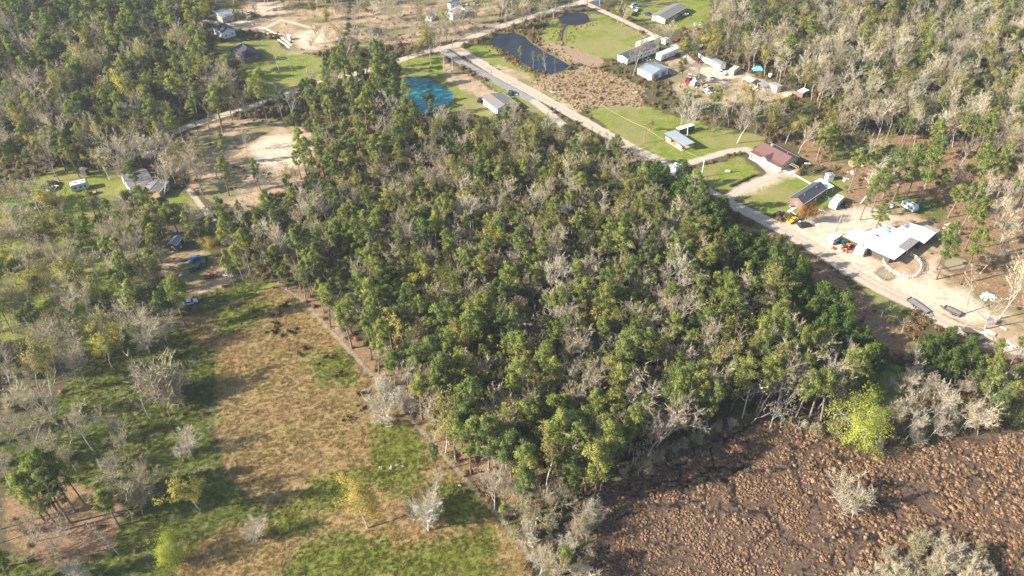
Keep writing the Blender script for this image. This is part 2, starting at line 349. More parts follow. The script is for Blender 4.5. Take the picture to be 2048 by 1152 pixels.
def chans(X, Y):
    d = np.full(X.shape, 30.0)
    near_ = (X > mx0-5) & (Y < my1+5)
    Xn, Yn = X[near_], Y[near_]; dn = np.full(Xn.shape, 30.0)
    for p in CHANW: dn = np.minimum(dn, -sdf_line(Xn, Yn, p, 0.0)+0.05)
    for p in THIN: dn = np.minimum(dn, -sdf_line(Xn, Yn, p, 0.0)+0.22)
    d[near_] = dn
    return d
STEP = 0.85
xs = np.arange(-320, 320, STEP); ys = np.arange(60, 500, STEP)
GX, GY = np.meshgrid(xs, ys); SHP = GX.shape
keep = np.abs(GX) < (0.62*GY+62)
X = GX[keep]; Y = GY[keep]
idx = -np.ones(SHP, int); idx[keep] = np.arange(X.size)
ATT = {'road': lines(X, Y, ROADS), 'pave': lines(X, Y, PAVE), 'trail': lines(X, Y, TRAIL), 'sand': many(X, Y, SAND), 'dirt': many(X, Y, DIRT),
       'litter': many(X, Y, LITTER), 'lawn': many(X, Y, LAWN), 'field': many(X, Y, FIELD), 'greenp': many(X, Y, GREEN), 'wet_shade': many(X, Y, WET_SHADE),
       'marsh': many(X, Y, MARSH), 'brown': many(X, Y, BROWN), 'chan': np.clip(chans(X, Y), 0, 30)}
pond = many(X, Y, [POND_T, POND_D, POND_R, POND_S]); pond = np.maximum(pond, sdf_line(X, Y, poly_w(STREAM), 0.5))
mudp = many(X, Y, MUDP)
ATT['rim'] = np.maximum(pond, mudp)
Z = -1.3*np.clip((pond+0.6)/3.0, 0, 1) - 0.25*np.clip((mudp+0.3)/1.0, 0, 1)
rs = np.random.RandomState(3)
Z = Z + 0.10*np.sin(X*0.21+1.3*np.sin(Y*0.13)) * np.cos(Y*0.17+X*0.05) * np.clip(-pond/4, 0, 1) * 0.6
q = (idx[:-1,:-1] >= 0)&(idx[1:,:-1] >= 0)&(idx[:-1,1:] >= 0)&(idx[1:,1:] >= 0)
F = np.stack([idx[:-1,:-1][q], idx[:-1,1:][q], idx[1:,1:][q], idx[1:,:-1][q]], 1)
fc = {k: v[F].mean(1) for k, v in ATT.items()}
cls = np.zeros(len(F), int)
jit = rs.uniform(-0.5, 0.5, len(F))
for i, (k, th) in enumerate([('lawn', 0), ('field', 0), ('marsh', 0), ('dirt', 0), ('sand', 0), ('pave', 0), ('road', 0)], 1): cls[fc[k] > th] = i
cls[fc['trail'] > -0.3] = 8
NAMES = ['ground', 'lawn', 'meadow', 'marsh', 'dirt_yard', 'sandy_clearing', 'paved_driveway', 'gravel_road', 'footpath']

def ground_material():
    m, t, o = newmat('ground')
    tc = N(t, 'ShaderNodeTexCoord').outputs['Object']
    A = {k: N(t, 'ShaderNodeAttribute', attribute_name=k).outputs['Fac'] for k in ATT}
    nL = noise(t, tc, 0.05, 4, 0.6); nM = noise(t, tc, 0.25, 5, 0.65); nS = noise(t, tc, 1.1, 4, 0.7); nF = noise(t, tc, 4.0, 3, 0.7)
    edge = mth(t, 'ADD', mth(t, 'MULTIPLY', mth(t, 'SUBTRACT', nM, 0.5), 9.0), mth(t, 'MULTIPLY', mth(t, 'SUBTRACT', nS, 0.5), 3.5))
    def msk(k, amp=1.0, wd=0.6, off=0.0):
        v = mth(t, 'ADD', A[k], mth(t, 'MULTIPLY', edge, amp)); return maprange(t, mth(t, 'ADD', v, off), -wd, wd)
    # streaky mown texture
    mp = N(t, 'ShaderNodeMapping'); L(t, tc, mp.inputs[0]); mp.inputs['Rotation'].default_value = (0, 0, math.radians(-8)); mp.inputs['Scale'].default_value = (2.2, 0.55, 1)
    nstk = noise(t, mp.outputs[0], 2.6, 5, 0.75)
    base = ramp(t, nM, [(0.3, (0.075, 0.062, 0.034)), (0.45, (0.135, 0.108, 0.055)), (0.6, (0.095, 0.105, 0.036)), (0.75, (0.19, 0.145, 0.085))])
    base = mixc(t, mth(t, 'MULTIPLY', maprange(t, nF, 0.35, 0.7), 0.5), base, (0.035, 0.032, 0.020))
    lit = ramp(t, nS, [(0.3, (0.13, 0.080, 0.045)), (0.5, (0.28, 0.170, 0.090)), (0.7, (0.38, 0.245, 0.145))])
    lit = mixc(t, mth(t, 'MULTIPLY', maprange(t, nM, 0.5, 0.66), 0.6), lit, (0.16, 0.125, 0.060))
    c = mixc(t, mth(t, 'MULTIPLY', msk('litter', 1.0, 1.5), maprange(t, nM, 0.25, 0.5)), base, lit)
    wet_shade = ramp(t, nS, [(0.3, (0.055, 0.058, 0.022)), (0.48, (0.105, 0.125, 0.028)), (0.6, (0.150, 0.160, 0.042)), (0.75, (0.25, 0.205, 0.105))])  # wet grass tones, with the shade on it put into the dark greens
    wet_shade = mixc(t, mth(t, 'MULTIPLY', maprange(t, nM, 0.5, 0.68), 0.7), wet_shade, (0.25, 0.19, 0.12))
    c = mixc(t, msk('wet_shade', 1.2, 1.2), c, wet_shade)
    law = ramp(t, nM, [(0.28, (0.120, 0.185, 0.018)), (0.45, (0.175, 0.220, 0.030)), (0.58, (0.245, 0.235, 0.055)), (0.72, (0.32, 0.24, 0.10))])
    law = mixc(t, mth(t, 'MULTIPLY', maprange(t, nS, 0.4, 0.7), 0.5), law, (0.085, 0.110, 0.022))
    law = mixc(t, mth(t, 'MULTIPLY', maprange(t, nL, 0.46, 0.58), 0.65), law, (0.27, 0.225, 0.095))
    c = mixc(t, msk('lawn', 1.0, 1.0), c, law)
    brn = ramp(t, nS, [(0.3, (0.19, 0.135, 0.085)), (0.5, (0.31, 0.22, 0.14)), (0.7, (0.40, 0.295, 0.19))])
    c = mixc(t, msk('brown', 1.0, 1.0), c, brn)
    fld = ramp(t, nstk, [(0.25, (0.175, 0.135, 0.050)), (0.42, (0.275, 0.205, 0.082)), (0.58, (0.37, 0.262, 0.120)), (0.75, (0.46, 0.33, 0.170))])
    fld = mixc(t, mth(t, 'MULTIPLY', maprange(t, nM, 0.48, 0.68), 0.65), fld, (0.145, 0.135, 0.035))
    fld = mixc(t, mth(t, 'MULTIPLY', maprange(t, nL, 0.5, 0.62), 0.45), fld, (0.32, 0.175, 0.095))
    fld = mixc(t, mth(t, 'MULTIPLY', msk('greenp', 1.3, 3.0), 0.9), fld, ramp(t, nS, [(0.3, (0.070, 0.100, 0.014)), (0.5, (0.140, 0.175, 0.022)), (0.7, (0.22, 0.225, 0.050))]))
    mow = mth(t, 'SINE', mth(t, 'MULTIPLY', mth(t, 'ADD', A['field'], mth(t, 'MULTIPLY', nL, 3.0)), 3.1))
    mow = mth(t, 'MULTIPLY', maprange(t, mow, 0.2, 1.0), mth(t, 'MULTIPLY', maprange(t, A['field'], 22.0, 3.0), 0.30))
    fld = mixc(t, mow, fld, mixc(t, 1.0, fld, (0.6, 0.58, 0.55), 'MULTIPLY'))
    c = mixc(t, msk('field', 0.5, 0.8), c, fld)
    drt = ramp(t, nM, [(0.3, (0.20, 0.155, 0.075)), (0.45, (0.36, 0.255, 0.15)), (0.62, (0.47, 0.335, 0.215))])
    drt = mixc(t, mth(t, 'MULTIPLY', maprange(t, nL, 0.47, 0.60), 0.75), drt, (0.17, 0.165, 0.060))
    drt = mixc(t, mth(t, 'MULTIPLY', maprange(t, nS, 0.5, 0.75), 0.4), drt, (0.17, 0.14, 0.07))
    c = mixc(t, msk('dirt', 1.0, 1.2), c, drt)
    snd = ramp(t, nS, [(0.25, (0.40, 0.30, 0.21)), (0.5, (0.56, 0.44, 0.32)), (0.75, (0.68, 0.565, 0.43))])
    snd = mixc(t, mth(t, 'MULTIPLY', maprange(t, nM, 0.48, 0.66), 0.55), snd, (0.33, 0.235, 0.15))
    c = mixc(t, msk('sand', 1.0, 3.0), c, snd)
    pv = ramp(t, nS, [(0.3, (0.24, 0.21, 0.185)), (0.7, (0.33, 0.295, 0.26))])
    c = mixc(t, msk('pave', 0.14, 0.35), c, pv)
    rd = ramp(t, nS, [(0.25, (0.36, 0.28, 0.20)), (0.5, (0.46, 0.375, 0.28)), (0.75, (0.55, 0.465, 0.36))])
    rd = mixc(t, mth(t, 'MULTIPLY', maprange(t, nM, 0.5, 0.7), 0.4), rd, (0.36, 0.30, 0.24))
    sdn = mth(t, 'ADD', A['road'], mth(t, 'MULTIPLY', mth(t, 'SUBTRACT', nM, 0.5), 0.9))
    ctr = maprange(t, sdn, 2.1, 2.6); edg = maprange(t, sdn, 1.1, 0.4)
    rd = mixc(t, mth(t, 'MULTIPLY', mth(t, 'MAXIMUM', ctr, edg), 0.42), rd, (0.33, 0.27, 0.19))
    c = mixc(t, msk('road', 0.22, 0.45), c, rd)
    c = mixc(t, mth(t, 'MULTIPLY', msk('trail', 0.10, 0.35), 0.7), c, (0.36, 0.28, 0.20))
    c = mixc(t, mth(t, 'MULTIPLY', maprange(t, mth(t, 'ADD', A['rim'], mth(t, 'MULTIPLY', edge, 0.25)), -2.2, -0.6), 0.8), c, ramp(t, nS, [(0.35, (0.075, 0.062, 0.035)), (0.65, (0.20, 0.15, 0.085))]))
    # marsh: dark wet soil under the tussocks
    ms = ramp(t, nS, [(0.3, (0.062, 0.040, 0.026)), (0.5, (0.125, 0.080, 0.052)), (0.72, (0.21, 0.137, 0.090))])
    ck = maprange(t, mth(t, 'ADD', A['chan'], mth(t, 'MULTIPLY', mth(t, 'SUBTRACT', nS, 0.5), 1.0)), 0.15, 0.55)
    ms = mixc(t, ck, (0.022, 0.017, 0.013), ms)
    c = mixc(t, msk('marsh', 0.5, 1.0), c, ms)
    c = mixc(t, mth(t, 'MULTIPLY', maprange(t, nF, 0.3, 0.75), 0.28), c, mixc(t, 1.0, c, (0.45, 0.42, 0.40), 'MULTIPLY'))
    b = bsdf(t, o, c, 0.95, 0.1)
    bp = N(t, 'ShaderNodeBump'); bp.inputs['Strength'].default_value = 0.75; bp.inputs['Distance'].default_value = 0.35
    rough = mth(t, 'ADD', mth(t, 'MULTIPLY', nstk, 0.9), mth(t, 'MULTIPLY', nF, 0.5))
    flat = mth(t, 'MAXIMUM', msk('road', 0.1, 0.5), msk('sand', 0.5, 1.5))
    L(t, mth(t, 'MULTIPLY', rough, mth(t, 'SUBTRACT', 1.0, mth(t, 'MULTIPLY', flat, 0.75))), bp.inputs['Height']); L(t, bp.outputs[0], b.inputs['Normal'])
    return m
GM = ground_material()
V3 = np.stack([X, Y, Z], 1)
for ci, nm in enumerate(NAMES):
    f = F[cls == ci]
    if not len(f): continue
    u, inv = np.unique(f.ravel(), return_inverse=True)
    me = bpy.data.meshes.new(nm)
    me.vertices.add(len(u)); me.vertices.foreach_set('co', V3[u].astype(np.float32).ravel())
    me.loops.add(len(inv)); me.loops.foreach_set('vertex_index', inv.astype(np.int32).ravel())
    me.polygons.add(len(f)); me.polygons.foreach_set('loop_start', np.arange(0, len(inv), 4, dtype=np.int32))
    me.update(calc_edges=True)
    for k, v in ATT.items():
        a = me.attributes.new(k, 'FLOAT', 'POINT'); a.data.foreach_set('value', v[u].astype(np.float32))
    me.polygons.foreach_set('use_smooth', np.ones(len(f), bool))
    me.materials.append(GM); o = bpy.data.objects.new(nm, me); C.objects.link(o); o['kind'] = 'structure'
# outer ground to the horizon, a little lower
m_far, t, o_ = newmat('far_ground'); tc = N(t, 'ShaderNodeTexCoord').outputs['Object']
bsdf(t, o_, ramp(t, noise(t, tc, 0.03, 5), [(0.3, (0.05, 0.055, 0.025)), (0.6, (0.09, 0.08, 0.04))]), 0.95, 0.1)
mb = MB(); mb.add([(-3000,-3000,-1.6),(3000,-3000,-1.6),(3000,3000,-1.6),(-3000,3000,-1.6)], [(0,1,2,3)])
o = part('terrain', mb, m_far, None); o['kind'] = 'structure'

# ------------------------------------------------------------------ ponds
def water_mat(name, c1, c2, rough=0.08, scale=0.3):
    m, t, o = newmat(name); tc = N(t, 'ShaderNodeTexCoord').outputs['Object']
    mp = N(t, 'ShaderNodeMapping'); L(t, tc, mp.inputs[0]); mp.inputs['Scale'].default_value = (0.5, 1.2, 1)
    n = noise(t, mp.outputs[0], scale, 4, 0.6)
    bsdf(t, o, ramp(t, n, [(0.42, c1), (0.68, c2)]), rough, 0.5, 0, noise(t, tc, 3.0, 2), 0.06, 0.02); return m
def water(nm, pts, mat, z=-0.28, grow=0.0):
    P = poly_w(pts); cx = sum(p[0] for p in P)/len(P); cy = sum(p[1] for p in P)/len(P)
    # smooth closed outline
    n = len(P); Q = []
    for i in range(n):
        p0, p1, p2, p3 = P[i-1], P[i], P[(i+1)%n], P[(i+2)%n]
        for k in range(4):
            s = k/4
            Q.append(tuple(0.5*((2*p1[a])+(-p0[a]+p2[a])*s+(2*p0[a]-5*p1[a]+4*p2[a]-p3[a])*s*s+(-p0[a]+3*p1[a]-3*p2[a]+p3[a])*s**3) for a in (0,1)))
    Q = [(cx+(x-cx)*(1.0+grow), cy+(y-cy)*(1.0+grow)) for x, y in Q]
    me = MB(); me.add([(x, y, z) for x, y in Q], [tuple(range(len(Q)))]); o = part(nm, me, mat, None); o['kind'] = 'structure'; return o
WT = water_mat('turquoise_pond_water', (0.003, 0.125, 0.150), (0.016, 0.27, 0.23), 0.15, 0.4)
WD = water_mat('dark_pond_water', (0.008, 0.010, 0.018), (0.016, 0.022, 0.028), 0.3, 0.2)
WM = water_mat('muddy_water', (0.26, 0.21, 0.12), (0.30, 0.25, 0.15), 0.2, 0.2)
water('pond', POND_T, WT, -0.28, 0.03); water('pond', POND_D, WD, -0.28, 0.03); water('pond', POND_R, WD, -0.28, 0.03); water('pond', POND_S, WD, -0.28, 0.03)
for p in MUDP: water('puddle', p, WM, -0.08, 0.0)
mb = MB(); P = poly_w(STREAM)
for a, b in zip(P[:-1], P[1:]): mb.add([(a[0]-0.4,a[1],-0.28),(a[0]+0.4,a[1],-0.28),(b[0]+0.4,b[1],-0.28),(b[0]-0.4,b[1],-0.28)], [(0,1,2,3)])
o = part('ditch_water', mb, WD, None); o['kind'] = 'structure'

# ------------------------------------------------------------------ tree meshes
def tri_cloud(name, cen, out, size, mat, tone=None, flat=0.5, aspect=1.0, rng=np.random):
    """cen (n,3) centres; out (n,3) outward directions; one triangle each, facing outwards, with soft normals"""
    n = len(cen); out = out/(np.linalg.norm(out, axis=1, keepdims=True)+1e-9)
    nr = out*flat + rng.normal(size=(n,3))*(1-flat)*0.9
    nr /= np.linalg.norm(nr, axis=1, keepdims=True)+1e-9
    s = np.sum(nr*out, 1) < 0; nr[s] *= -1
    a = np.cross(nr, rng.normal(size=(n,3))); a /= np.linalg.norm(a, axis=1, keepdims=True)+1e-9
    b = np.cross(nr, a); size = (size*rng.uniform(0.6, 1.4, n))[:,None]
    v = np.stack([cen+a*size*aspect, cen-a*size*0.5*aspect+b*size*0.8/aspect, cen-a*size*0.5*aspect-b*size*0.8/aspect], 1).reshape(-1,3)
    me = bpy.data.meshes.new(name); me.vertices.add(3*n); me.vertices.foreach_set('co', v.astype(np.float32).ravel())
    me.loops.add(3*n); me.loops.foreach_set('vertex_index', np.arange(3*n, dtype=np.int32))
    me.polygons.add(n); me.polygons.foreach_set('loop_start', np.arange(0, 3*n, 3, dtype=np.int32)); me.update(calc_edges=True)
    me.polygons.foreach_set('use_smooth', np.ones(n, bool))
    at = me.attributes.new('tone', 'FLOAT', 'POINT')
    tn = rng.uniform(0, 1, n) if tone is None else tone
    at.data.foreach_set('value', np.repeat(tn, 3).astype(np.float32))
    sn = out*0.75+nr*0.45; sn /= np.linalg.norm(sn, axis=1, keepdims=True)+1e-9
    me.normals_split_custom_set_from_vertices([tuple(x) for x in np.repeat(sn, 3, 0)])
    me.materials.append(M[mat]); return me
def clumps_to_tris(cl, per, rng, squash=0.75):
    cs, os, ts = [], [], []
    for (c, r) in cl:
        n = max(6, int(per*r*r)); d = rng.normal(size=(n,3)); d /= np.linalg.norm(d, axis=1, keepdims=True)
        rad = r*rng.uniform(0.25, 1.15, (n,1)); p = d*rad; p[:,2] *= squash
        cs.append(np.array(c)+p); os.append(d+np.array([0,0,0.25])); ts.append(np.full(n, rng.uniform(0,1))*0.6+rng.uniform(0,0.4,n))
    return np.concatenate(cs), np.concatenate(os), np.concatenate(ts)
def trunk_mb(H, r, rng, bend=0.03, segs=6, n=7):
    mb = MB(); pts = [Vector((0,0,-0.3))]; d = Vector((rng.normal()*bend, rng.normal()*bend, 1))
    for i in range(segs):
        d = (d+Vector((rng.normal()*bend, rng.normal()*bend, 0))).normalized(); pts.append(pts[-1]+d*(H/segs))
    for i in range(segs): mb.tube(pts[i], pts[i+1], r*(1-i/segs)**0.8+0.03, r*(1-(i+1)/segs)**0.8+0.03, n, False)
    return mb, pts
def along(pts, t):
    k = t*(len(pts)-1); i = min(int(k), len(pts)-2); return pts[i].lerp(pts[i+1], k-i)
def pine(i, H=19, rng=None, dens=1.0):
    rng = np.random.RandomState(100+i); mb, pts = trunk_mb(H*0.97, 0.24+0.05*rng.rand(), rng)
    cb = 0.40+0.18*rng.rand(); cl = []; R = 2.6+rng.rand()*1.3
    nb = 34+rng.randint(12)
    for b in range(nb):
        t = cb+(1-cb)*((b+rng.rand())/nb); h = (t-cb)/(1-cb)
        prof = (0.55+0.75*h) if h < 0.45 else (0.92*(1-(h-0.45)/0.55)**0.75+0.12)
        a = rng.uniform(0, 2*math.pi); rr = R*prof*rng.uniform(0.35, 1.05)
        p0 = along(pts, min(t, 0.99)); p1 = p0+Vector((math.cos(a)*rr, math.sin(a)*rr, rr*rng.uniform(0.15, 0.5)))
        mb.tube(p0, p1, 0.07, 0.02, 3, False)
        cl.append((p1, rng.uniform(0.5, 1.05)))
        if rr > 1.6 and rng.rand() < 0.7: cl.append((p0.lerp(p1, rng.uniform(0.45, 0.75))+Vector((rng.normal()*0.3, rng.normal()*0.3, 0.3)), rng.uniform(0.5, 0.9)))
    for b in range(6):                                    # dead snags below the crown
        t = rng.uniform(0.25, cb); a = rng.uniform(0, 6.28); p0 = along(pts, t)
        mb.tube(p0, p0+Vector((math.cos(a), math.sin(a), rng.uniform(-0.1,0.3)))*rng.uniform(0.6, 1.8), 0.045, 0.012, 3, False)
    c, o, tn = clumps_to_tris(cl, 150*dens, rng)
    return mb.mesh('trunk', M['bark']), tri_cloud('crown', c, o, 0.17, 'pine', tn, 0.35, 1.5, rng)
def branchy(i, H=15, spread=0.55, start=0.3, levels=4, r=0.22, seed=0, nb=(7,4,4), stems=1):
    rng = np.random.RandomState(300+i+seed); mb = MB(); tips = []
    def grow(p, d, ln, rad, lv):
        segs = 3; q = p
        for s in range(segs):
            d2 = (d+Vector((rng.normal()*0.13, rng.normal()*0.13, 0.06+rng.normal()*0.08))).normalized()
            q2 = q+d2*(ln/segs); r0 = rad*(1-0.6*s/segs); r1 = rad*(1-0.6*(s+1)/segs)
            mb.tube(q, q2, r0, r1, 5 if lv == 0 else (4 if lv == 1 else 3), False)
            if lv < levels-1:
                k = nb[min(lv, len(nb)-1)]/segs
                for _ in range(int(k)+(rng.rand() < k % 1)):
                    if lv == 0 and s < start*segs-0.5: continue
                    a = rng.uniform(0, 6.28); side = d2.orthogonal().normalized(); side.rotate(Matrix.Rotation(a, 3, d2))
                    nd = (d2*(1-spread)+side*spread+Vector((0,0,0.18))).normalized()
                    f = rng.rand(); grow(q.lerp(q2, f), nd, ln*rng.uniform(0.42, 0.66), r1*0.6, lv+1)
            if lv >= levels-2: tips.append((q2.copy(), d2.copy()))
            q = q2; d = d2
        tips.append((q, d))
    for s in range(stems):
        a = rng.uniform(0, 6.28); k = 0 if stems == 1 else rng.uniform(0.15, 0.5)
        grow(Vector((math.cos(a)*k, math.sin(a)*k, -0.3)), Vector((math.cos(a)*k, math.sin(a)*k, 1)).normalized(), H*0.72*(1 if stems == 1 else rng.uniform(0.6, 1)), r if stems == 1 else r*0.55, 0)
    return mb, tips, rng
def twigs(tips, rng, per, ln, wd, mat):
    n = len(tips)*per; P = np.repeat(np.array([tuple(p) for p, d in tips]), per, 0); D = np.repeat(np.array([tuple(d) for p, d in tips]), per, 0)
    D = D+rng.normal(size=(n,3))*0.55; D[:,2] += 0.15; D /= np.linalg.norm(D, axis=1, keepdims=True)
    P = P-D*0.25*ln*rng.rand(n,1); Ls = ln*rng.uniform(0.5, 1.3, (n,1))
    a = np.cross(D, rng.normal(size=(n,3))); a /= np.linalg.norm(a, axis=1, keepdims=True)
    v = np.stack([P+a*wd, P-a*wd, P+D*Ls], 1).reshape(-1,3)
    me = bpy.data.meshes.new('crown'); me.vertices.add(3*n); me.vertices.foreach_set('co', v.astype(np.float32).ravel())
    me.loops.add(3*n); me.loops.foreach_set('vertex_index', np.arange(3*n, dtype=np.int32))
    me.polygons.add(n); me.polygons.foreach_set('loop_start', np.arange(0, 3*n, 3, dtype=np.int32)); me.update(calc_edges=True)
    at = me.attributes.new('tone', 'FLOAT', 'POINT'); at.data.foreach_set('value', np.repeat(rng.uniform(0,0.7,n), 3).astype(np.float32))
    me.materials.append(M[mat]); return me
def bare(i, H=15, mat='twig', bark='pale_bark', spread=0.5, start=0.45, per=5, stems=1, r=0.2, ln=1.1, nb=(8,5,4), wd=0.03):
    mb, tips, rng = branchy(i, H, spread, start, 4, r, 0, nb, stems)
    if len(tips) > 700:
        k = rng.choice(len(tips), 700, False); tips = [tips[j] for j in k]
    return mb.mesh('trunk', M[bark]), twigs(tips, rng, per, ln, wd, mat)
def leafing(i, H=15, mat='leafing', spread=0.5, start=0.4, per=6, size=0.2, nb=(8,5,4), rad=0.5):
    mb, tips, rng = branchy(i, H, spread, start, 4, 0.2, 50, nb)
    if len(tips) > 650:
        k = rng.choice(len(tips), 650, False); tips = [tips[j] for j in k]
    cen = np.array([tuple(p) for p, d in tips]); top = cen.mean(0)
    P = np.repeat(cen, per, 0); n = len(P); P = P+rng.normal(size=(n,3))*rad*0.6
    out = P-top+np.array([0,0,2.0])+rng.normal(size=(n,3))*1.0
    tone = np.repeat(rng.uniform(0,1,len(tips)), per)
    return mb.mesh('trunk', M['pale_bark']), tri_cloud('crown', P, out, size, mat, tone, 0.35, 1.1, rng)
def oak(i, H=13, R=4.5, mat='oak', dens=1.0):
    rng = np.random.RandomState(500+i); mb, pts = trunk_mb(H*0.8, 0.28, rng, 0.06); cl = []
    for b in range(38):
        a = rng.uniform(0, 6.28); el = math.asin(rng.uniform(-0.35, 1.0)); rr = rng.uniform(0.6, 1.0)
        p1 = Vector((math.cos(a)*math.cos(el)*R*rr, math.sin(a)*math.cos(el)*R*rr, H*0.58+math.sin(el)*H*0.36*rr))
        p0 = along(pts, rng.uniform(0.35, 0.8)); mb.tube(p0, p1, 0.07, 0.02, 3, False)
        cl.append((p1, rng.uniform(0.8, 1.45)))
    c, o, tn = clumps_to_tris(cl, 110*dens, rng, 0.8)
    return mb.mesh('trunk', M['bark']), tri_cloud('crown', c, o, 0.17, mat, tn, 0.4, 1.2, rng)
def cedar(i, H=9, R=2.6):
    rng = np.random.RandomState(700+i); mb, pts = trunk_mb(H*0.9, 0.16, rng, 0.03); cl = []
    for b in range(46):
        t = (b+rng.rand())/46; a = rng.uniform(0, 6.28); rr = R*(1.0-0.75*abs(1.9*t-0.75)**1.9)*rng.uniform(0.6, 1.1)
        p1 = Vector((math.cos(a)*rr, math.sin(a)*rr, H*(0.08+0.88*t))); mb.tube(along(pts, t*0.95), p1, 0.04, 0.015, 3, False)
        cl.append((p1, rng.uniform(0.55, 0.95)))
    c, o, tn = clumps_to_tris(cl, 105, rng, 1.15)
    return mb.mesh('trunk', M['bark']), tri_cloud('crown', c, o, 0.17, 'cedar', tn, 0.5, 1.2, rng)
KIND = {}
def protos(k, gens): KIND[k] = gens
protos('pine', [pine(i) for i in range(12)])
protos('bare', [bare(i, spread=0.42+0.03*(i%4), start=0.3+0.1*(i%3), nb=(9,5,4) if i%2 else (7,6,4)) for i in range(9)])
protos('leafing', [leafing(i, spread=0.45+0.03*(i%4)) for i in range(7)])
protos('oak', [oak(i) for i in range(6)])
protos('cedar', [cedar(i) for i in range(6)])
protos('thicket', [bare(20+i, H=5.0, stems=5, r=0.11, start=0.0, ln=0.9, per=4, nb=(6,4,4), spread=0.5, wd=0.03) for i in range(6)])
protos('silver', [bare(40+i, H=9.5, mat='silver', stems=1, start=0.15, r=0.22, nb=(12,6,4), spread=0.6, ln=1.15, wd=0.022, per=6) for i in range(3)])
protos('snag', [bare(60+i, H=14, mat='silver', r=0.2, start=0.35, nb=(5,3,2), spread=0.5, per=3, ln=0.7, wd=0.03) for i in range(4)])
protos('yellow', [leafing(30, 13, 'yellow', 0.55, 0.25, 14, 0.12, (9,6,4), 0.75)])
protos('willow', [leafing(31, 10, 'willow', 0.66, 0.1, 16, 0.11, (13,6,4), 0.7)])
protos('rust', [leafing(33, 10, 'rust', 0.55, 0.2, 12, 0.12, (9,6,4), 0.6)])
HGT = {'pine': 19, 'bare': 15, 'leafing': 15, 'oak': 13, 'cedar': 9, 'thicket': 5, 'silver': 10, 'snag': 14, 'yellow': 13, 'willow': 10, 'rust': 10}

